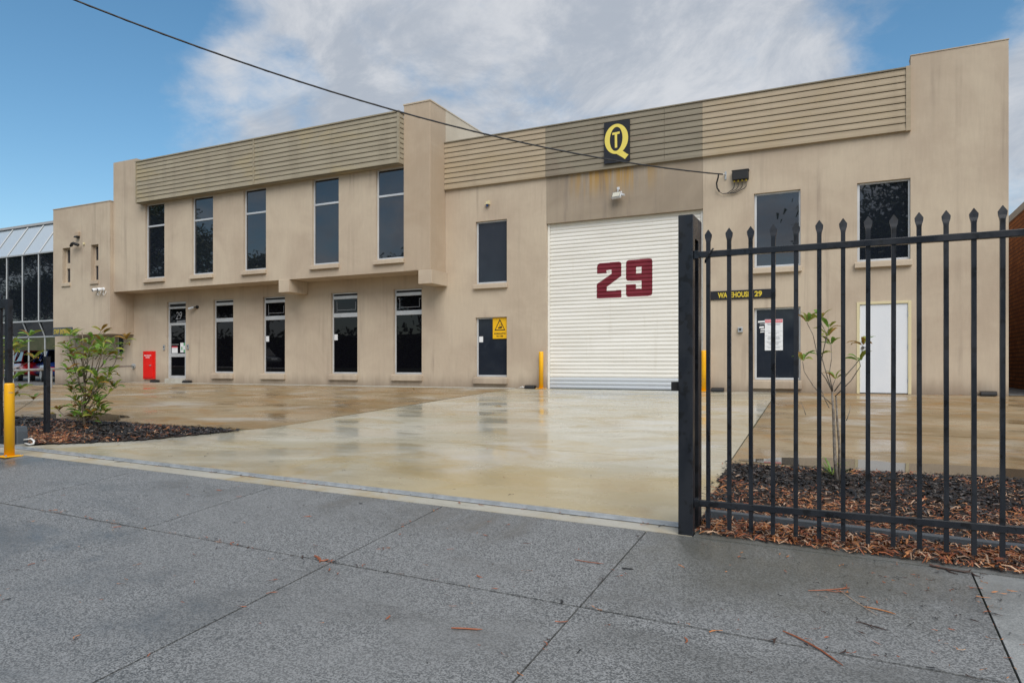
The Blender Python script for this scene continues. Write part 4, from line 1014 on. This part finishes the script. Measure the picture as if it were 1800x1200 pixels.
# ------------------------------------------------------------------ plants
def leaf_mesh(name, m, L=.13, W=.042):
    b = MB(); vs = []; fs = []
    for i, (t, w, z) in enumerate(((0, .12, 0), (.25, .8, .010), (.55, 1, .012), (.82, .62, .004), (1, .04, -.012))):
        vs += [(L * t, -W * .5 * w, z + .008 * w), (L * t, 0, z), (L * t, W * .5 * w, z + .008 * w)]
    for i in range(4): fs += [(3 * i, 3 * i + 1, 3 * i + 4, 3 * i + 3), (3 * i + 1, 3 * i + 2, 3 * i + 5, 3 * i + 4)]
    b.add(vs, fs); o = b.build(name, m, smooth=True); me = o.data; bpy.data.objects.remove(o); return me
LEAVES = [leaf_mesh('leaf', m) for m in ('leaf_green', 'leaf_olive', 'leaf_brown')]
def add_leaf(parent, p, d, sc, which, roll):
    o = bpy.data.objects.new('leaf', LEAVES[which]); COL.objects.link(o); o.parent = parent
    q = Vector(d).to_track_quat('X', 'Z').to_matrix().to_4x4()
    o.matrix_local = Matrix.Translation(p) @ q @ Matrix.Rotation(roll, 4, 'X') @ Matrix.Scale(sc, 4)
def rosette(parent, p, n, rnd, sc=1., wts=(5, 2.2, 1.6), up=.45):
    a0 = rnd.uniform(0, 6.28)
    for k in range(n):
        a = a0 + k * 2.4; e = up + rnd.uniform(-.5, .5)
        d = Vector((math.cos(a), math.sin(a), e)).normalized()
        add_leaf(parent, Vector(p) + d * .012, d, sc * rnd.uniform(.75, 1.2), rnd.choices([0, 1, 2], wts)[0], rnd.uniform(-.6, .6))
def crooked(a, c, rnd, n=4, amp=.025):
    a, c = Vector(a), Vector(c); o = []
    for i in range(n + 1):
        t = i / n; p = a.lerp(c, t) + Vector((rnd.gauss(0, amp), rnd.gauss(0, amp), rnd.gauss(0, amp))) * (1 if 0 < i < n else 0); o.append(p - Vector((0, 0, (c - a).length * .10 * math.sin(t * math.pi))))
    return o
# large leafy shrub on the left bed
def shrub_left():
    rnd = random.Random(4); sh = thing('magnolia_shrub', 'bushy glossy shrub with green and bronze leaves in the left mulch bed', 'shrub')
    bx, by, bz = -10.12, -10.55, gz(-10.12, -10.55) + .03
    P = [(620, 110), (530, 160), (500, 230), (560, 215), (700, 190), (830, 190), (870, 230), (920, 270), (760, 215), (590, 270), (655, 300), (720, 300), (800, 310), (840, 320), (510, 300), (540, 345), (600, 350), (700, 360), (575, 450), (615, 470), (540, 510), (655, 460), (720, 470), (790, 460), (850, 475), (880, 510), (845, 545), (530, 580), (560, 540), (600, 590), (490, 630), (680, 560), (715, 580), (740, 600), (645, 590), (700, 625), (560, 650), (570, 720), (640, 750), (680, 690), (720, 700), (780, 710), (810, 760), (760, 750), (740, 800), (720, 835), (660, 830), (500, 770), (470, 790), (530, 805), (545, 850), (560, 870), (600, 160), (660, 240), (765, 330)]
    def W3(px, py): return bx + (px - 637) * .00245, bz + (918 - py) * .00172
    tr = MB(); top = (bx + .02, by, bz + .62)
    tr.tube(crooked((bx, by, bz - .05), top, rnd, 5, .01), [.026, .024, .022, .020, .018, .016], 8)
    for fx, fz in ((-.22, 1.1), (.05, 1.35), (.32, 1.0), (.12, 1.0)): tr.tube(crooked(top, (bx + fx, by + rnd.uniform(-.15, .15), bz + fz), rnd, 4, .02), [.013, .011, .009, .008, .006], 6)
    tips = []
    for px, py in P:
        x, z = W3(px, py); y = by + rnd.gauss(0, .17) * (1 if py < 650 else .6); tips.append((x, y, z))
        zz_ = max(bz + .08, z - .16 - abs(x - bx) * .3); start = (bx + (x - bx) * .6, by + (y - by) * .6, zz_) if zz_ > bz + .55 else (bx, by, max(bz + .06, zz_ - .1))
        tr.tube(crooked(start, (x, y, z), rnd, 3, .015), [.007, .006, .005, .004], 5)
    tr.build('trunk', 'stem', sh, smooth=True); fill = []
    for k, p in enumerate(tips):
        w = (2, 2.2, 3.2) if k % 5 in (0, 3) else (6, 2.6, .7)
        rosette(sh, p, 5, rnd, 1.2, w); fill.append((p, w))
    b = MB()
    for p, w in fill:
        for k in range(4):
            a = rnd.uniform(0, 6.28); d = Vector((math.cos(a), math.sin(a), rnd.uniform(-.5, .9))).normalized(); q = Vector(p) + d * rnd.uniform(.01, .05) - Vector((0, 0, rnd.uniform(0, .09)))
            M4 = Matrix.Translation(q) @ d.to_track_quat('X', 'Z').to_matrix().to_4x4() @ Matrix.Rotation(rnd.uniform(-.6, .6), 4, 'X') @ Matrix.Scale(rnd.uniform(.8, 1.25), 4)
            wh = rnd.choices([0, 1, 2], w)[0]; me = LEAVES[wh]; b.add([M4 @ v.co for v in me.vertices], [tuple(f.vertices) for f in me.polygons], wh)
    b.build('foliage', ['leaf_green', 'leaf_olive', 'leaf_brown'], sh, smooth=True)['kind'] = 'stuff'
shrub_left()
def shrub_far():
    rnd = random.Random(8); sh = thing('magnolia_shrub', 'smaller glossy shrub behind the open sliding gate at the far left', 'shrub')
    bx, by = -11.75, -10.8; bz = gz(bx, by) + .03
    tr = MB(); tr.tube(crooked((bx, by, bz - .05), (bx + .02, by, 1.0), rnd, 6, .015), [.02, .018, .016, .013, .011, .008, .006], 7)
    for k in range(24):
        a = rnd.uniform(0, 6.28); z = bz + .3 + (k / 24) * 1.05; r_ = rnd.uniform(.25, .65) * (1.1 - .4 * k / 24)
        p = (bx + math.cos(a) * r_, by + math.sin(a) * r_ * .7, z); tr.tube(crooked((bx, by, z - .2), p, rnd, 3, .02), [.007, .006, .005, .004], 5); rosette(sh, p, 6, rnd, 1.35)
    tr.build('trunk', 'stem', sh, smooth=True)
shrub_far()
def sapling():
    rnd = random.Random(6); sh = thing('young_magnolia', 'thin sapling with sparse leaf tufts behind the picket fence', 'sapling')
    bx, by = -.105, -10.25; bz = gz(bx, by) + .02
    def Q(px, py, dy=0.): return (-.1483 + (px - 435) * .000911, by + dy, .377 - (py - 945) * .000832)
    st = MB()
    def br(pts, r0, r1, y1=0.):
        n = len(pts); P = [Q(px, py, y1 * i / max(1, n - 1)) for i, (px, py) in enumerate(pts)]
        st.tube(P, [r0 + (r1 - r0) * i / (n - 1) for i in range(n)], 6); return P[-1]
    st.tube([(bx, by, bz - .05), (bx - .02, by, bz + .2), Q(455, 1500), Q(448, 1200), Q(435, 945)], [.016, .014, .0125, .0115, .008], 8)
    st.tube([(bx + .012, by + .02, bz - .05), (bx + .015, by + .02, bz + .3), Q(480, 1250, .02), Q(470, 1000, .02)], [.011, .010, .009, .007], 7)
    tips = [(br([(435, 945), (380, 810), (320, 710), (300, 520), (270, 350), (215, 215)], .0055, .003, -.08), 7),
            (br([(435, 945), (390, 780), (345, 590), (375, 420), (385, 330), (345, 240), (335, 175)], .006, .003, .06), 5),
            (br([(375, 400), (395, 310), (405, 270)], .004, .003, .05), 4), (br([(345, 590), (375, 430), (400, 365)], .004, .003, .0), 5),
            (br([(440, 945), (410, 760), (430, 600), (425, 450)], .005, .003, .05), 6), (br([(430, 1080), (320, 960), (270, 890), (190, 740), (175, 625)], .005, .0028, -.05), 6),
            (br([(440, 945), (440, 890), (465, 815)], .005, .003, -.03), 5), (br([(455, 945), (560, 770), (640, 660), (690, 580), (700, 460)], .0055, .003, .04), 7),
            (br([(460, 1000), (600, 830), (680, 680), (672, 625)], .005, .003, -.04), 5), (br([(345, 620), (330, 580), (325, 560)], .003, .002, .03), 3)]
    for pts in ([(410, 1120), (370, 1030), (335, 920), (330, 870)], [(200, 1200), (180, 1130), (150, 1060)], [(560, 1250), (590, 1150), (595, 1080)]):
        br(pts, .004, .0015, .05)
    st.build('trunk', 'stem_grey', sh, smooth=True)
    for p, n in tips: rosette(sh, p, n, rnd, .95, (3, 4, 2.2), .55)
sapling()
tf = thing('strappy_tuft', 'small tuft of strappy green leaves at the sapling foot', 'plant')
rnd = random.Random(2)
for k in range(34):
    a = rnd.uniform(0, 6.28); l = rnd.uniform(.10, .19); e = rnd.uniform(.25, 1.1); x, y = -.15, -10.12; z = gz(x, y) + .05
    b = MB(); b.ribbon([(x, y, z), (x + math.cos(a) * l * .5, y + math.sin(a) * l * .5, z + l * e * .7), (x + math.cos(a) * l, y + math.sin(a) * l, z + l * e * .75)], .012); b.build('blade', 'leaf_green' if k % 3 else 'leaf_olive', tf)

# gum trees across the street (mirrored in the glass)
def make_tree(seed, H):
    rnd = random.Random(seed); root = thing('gum_tree', 'tall dark gum tree across the street', 'tree', 'gum trees across the street')
    tr = MB(); tr.tube(crooked((0, 0, -.3), (rnd.uniform(-.5, .5), 0, H * .55), rnd, 6, .12), [.32, .28, .25, .22, .19, .16, .12], 9)
    cl = []
    for k in range(11):
        a = rnd.uniform(0, 6.28); z = H * rnd.uniform(.42, .95); r_ = H * .24 * (1.15 - abs(z / H - .62)) * rnd.uniform(.4, 1.1)
        p = Vector((math.cos(a) * r_, math.sin(a) * r_, z)); cl.append((p, H * rnd.uniform(.075, .13))); tr.tube(crooked((0, 0, max(H * .25, z - H * .25)), p, rnd, 4, .15), [.11, .09, .07, .05, .03], 6)
    tr.build('trunk', 'bark', root)
    b = MB()
    for p, r_ in cl:
        for k in range(850):
            d = Vector((rnd.gauss(0, 1), rnd.gauss(0, 1), rnd.gauss(0, .8))) * r_ * .62; q = p + d
            a = Vector((rnd.gauss(0, 1), rnd.gauss(0, 1), rnd.gauss(0, .6) - .7)).normalized() * rnd.uniform(.16, .34); c = a.cross(Vector((rnd.gauss(0, 1), rnd.gauss(0, 1), rnd.gauss(0, 1)))).normalized() * rnd.uniform(.06, .12)
            b.quad(q - a - c, q - a + c, q + a + c * .4, q + a - c * .4)
    b.build('crown', 'crown', root); return root
hg = thing('added_hedge', 'long dark foliage screen across the street, unseen, added to darken the ground floor reflections', 'added_hedge')  # unseen foliage row added so the ground floor glass reflects something dark
rnd = random.Random(15); b = MB()
for k in range(9000):
    p = Vector((rnd.uniform(-100, 14), -37 + rnd.uniform(-.7, .9), .3 + rnd.uniform(0, 3.6) + .5 * math.sin(k * .01))); a = Vector((rnd.gauss(0, 1), rnd.gauss(0, 1), rnd.gauss(0, 1))).normalized() * rnd.uniform(.2, .4); c = a.cross(Vector((rnd.gauss(0, 1), rnd.gauss(0, 1), rnd.gauss(0, 1)))).normalized() * rnd.uniform(.1, .2)
    b.quad(p - a - c, p - a + c, p + a + c * .4, p + a - c * .4)
b.build('foliage', 'crown', hg); MB().box(-101, 15, -38.6, -37.6, .2, 3.6).build('core_box', 'crown', hg)  # dark core box closes the gaps in the added foliage screen
protos = [make_tree(s_, h) for s_, h in ((1, 20), (2, 15), (3, 12))]
spots = [(-77, -40, 0, 1.05), (-68.5, -41, 1, 1.1), (-60, -42, 2, 1.08), (-37.5, -40, 2, 1.0), (3.6, -40, 1, 1.05), (-95, -39, 0, .95), (-104, -42, 0, 1.0), (-113, -40, 0, .9), (-124, -43, 0, 1.0), (-88, -45, 1, 1.0), (10, -44, 2, 1.1), (-24, -46, 2, .8), (-135, -40, 1, 1.1)]
used = set()
for k, (x, y, t, sc) in enumerate(spots):
    o = protos[t] if t not in used else copy_tree(protos[t]); used.add(t)
    o.location = (x, y, .4); o.scale = (sc,) * 3; o.rotation_euler = (0, 0, k * 1.3)

# ------------------------------------------------------------------ litter on the concrete
rnd = random.Random(77)
def gp3(x, y, dz=.006): return (x, y, gz(x, y) + dz)
def strip(x, y, ln, ang, wd, curl, m, name=None, label=None, cat=None, group=None, seg=5, forks=0):
    b = MB(); pts = []; a = ang; px, py = x, y
    for i in range(seg + 1):
        pts.append(gp3(px, py, .005 + wd * .3)); px += math.cos(a) * ln / seg; py += math.sin(a) * ln / seg; a += curl / seg + rnd.uniform(-.12, .12)
    b.tube(pts, [wd * .35] + [wd * .5] * (seg - 1) + [wd * .2], 5)
    for f in range(forks):
        i = 1 + f * 2 % seg; q = pts[min(i + 1, seg)]; aa = ang + (1 if f % 2 else -1) * rnd.uniform(.5, 1.0); l2 = ln * rnd.uniform(.2, .4)
        b.tube([q, gp3(q[0] + math.cos(aa) * l2 * .5, q[1] + math.sin(aa) * l2 * .5, .006), gp3(q[0] + math.cos(aa + .3) * l2, q[1] + math.sin(aa + .3) * l2, .006)], [wd * .4, wd * .35, wd * .15], 5)
    if name: return tag(b.build(name, m), label, cat, group)
    return b
strip(-1.185, -13.12, .07, 0, .008, .1, 'matt_black', 'metal_hook', 'small bent black metal hook lying on the footpath by the joint', 'hook')
strip(-.20, -13.05, .23, R(25), .006, .3, 'chip_rust', 'twig', 'reddish forked twig on the path below the first pickets', 'twig', 'fallen twigs on the footpath', forks=2)
strip(-.05, -12.98, .30, R(-62), .003, .2, 'chip_tan', 'twig', 'thin pale straw crossing the reddish forked twig', 'twig', 'fallen twigs on the footpath')
strip(.06, -13.15, .14, R(-8), .007, -.1, 'chip_orange', 'bark_strip', 'orange curved bark strip right of the straw', 'bark strip', 'bark strips on the footpath')
strip(.03, -13.34, .13, R(-22), .006, .1, 'chip_dark', 'twig', 'dark brown twig above the long footpath joint', 'twig', 'fallen twigs on the footpath', forks=1)
strip(-.28, -13.58, .34, R(-30), .008, -.25, 'chip_rust', 'bark_strip', 'long rust bark strip lying across the cross joint', 'bark strip', 'bark strips on the footpath')
strip(.40, -12.42, .20, R(-15), .012, .1, 'chip_dark', 'twig', 'dark branching twig pile at the pale slab corner', 'twig', 'fallen twigs on the footpath', forks=3)
strip(-1.48, -13.10, .18, R(-4), .005, .1, 'chip_rust', 'bark_strip', 'straight thin rust strip left of the metal hook', 'bark strip', 'bark strips on the footpath')
strip(-1.70, -14.16, .15, R(18), .009, .15, 'chip_rust', 'bark_strip', 'thick rust bark strip near the bottom edge', 'bark strip', 'bark strips on the footpath')
strip(-2.98, -13.66, .13, R(-20), .014, -.8, 'chip_rust', 'bark_strip', 'zigzag rust bark piece beside the joint crossing', 'bark strip', 'bark strips on the footpath', forks=2)
big = MB(); big.tube([gp3(1.05, -11.72, .06), gp3(1.16, -11.66, .085), gp3(1.26, -11.58, .085), gp3(1.33, -11.53, .07)], [.02, .05, .055, .03], 8)
tag(big.build('bark_slab', 'chip_grey', smooth=True), 'large curled bark slab in the mulch at the right edge', 'bark')
lt = MB(); lt2 = []
def litter(n, fx, size, mats_, name, seed):
    r = random.Random(seed); b = MB()
    for k in range(n):
        x, y = fx(r); ln = r.uniform(*size); wd = ln * r.uniform(.04, .13); a = r.uniform(0, 6.28); z = gz(x, y) + .006
        dx, dy = math.cos(a), math.sin(a); cv = r.uniform(-.25, .25) * ln
        vs = []
        for t in (-.5, -.15, .2, .5):
            w = wd * (.5 if abs(t) < .4 else .2); ox = cv * (1 - 4 * t * t)
            for s_ in (-1, 1): vs.append((x + dx * ln * t - dy * (ox + s_ * w), y + dy * ln * t + dx * (ox + s_ * w), z + r.uniform(0, .006)))
        b.add(vs, [(0, 1, 3, 2), (2, 3, 5, 4), (4, 5, 7, 6)], r.choices(range(len(CH)), mats_)[0])
    o = b.build(name, CH); o['kind'] = 'stuff'
litter(150, lambda r: (r.uniform(-6, 1.6), r.uniform(-15.4, -12.5)), (.015, .07), (1, 2, 5, 3, .6, 0), 'leaf_litter', 1)
litter(170, lambda r: (r.gauss(.45, .5), r.uniform(-13.7, -12.4)), (.012, .06), (3, 3, 3, 1.5, .8, 0), 'leaf_litter', 2)
litter(60, lambda r: (r.choice(xj[5:10]) + r.gauss(0, .012), r.uniform(-15, -12.5)), (.02, .07), (1, 2, 5, 2, 0, 0), 'leaf_litter', 3)
litter(60, lambda r: (r.uniform(-6, 1.2), -13.69 + r.gauss(0, .012)), (.02, .08), (1, 2, 5, 2, 0, 0), 'leaf_litter', 4)
litter(70, lambda r: (r.uniform(-8, -1.1), r.uniform(-12.2, -1)), (.02, .07), (3, 2, 2, 2, .5, 0), 'leaf_litter', 5)
litter(60, lambda r: (r.uniform(-.9, 2.8), r.uniform(-.5, -.05)), (.03, .09), (1, 2, 1, 4, 2, 0), 'leaf_litter', 6)
litter(90, lambda r: (r.uniform(-7.5, -1.1), -12.24 + r.gauss(0, .03)), (.02, .09), (3, 3, 4, 1, 0, 0), 'leaf_litter', 7)
for x, y, lb in ((-10.75, -1.1, 'yellow fallen leaf on the wet yard below the tall windows'), (-6.1, -5.2, 'orange fallen leaf on the pale driveway')):
    o = bpy.data.objects.new('fallen_leaf', LEAVES[2]); COL.objects.link(o); o.location = gp3(x, y, .01); o.rotation_euler = (0, .1, x); o.scale = (1.2,) * 3; tag(o, lb, 'leaf')
tr_ = thing('plastic_scrap', 'scrap of clear plastic at the wall left of the slim bollard', 'litter')
MB().add([(-8.0, -.2, .01), (-7.86, -.22, .05), (-7.8, -.15, .02), (-7.9, -.1, .06)], [(0, 1, 2), (0, 2, 3)]).build('film', 'paper', tr_)
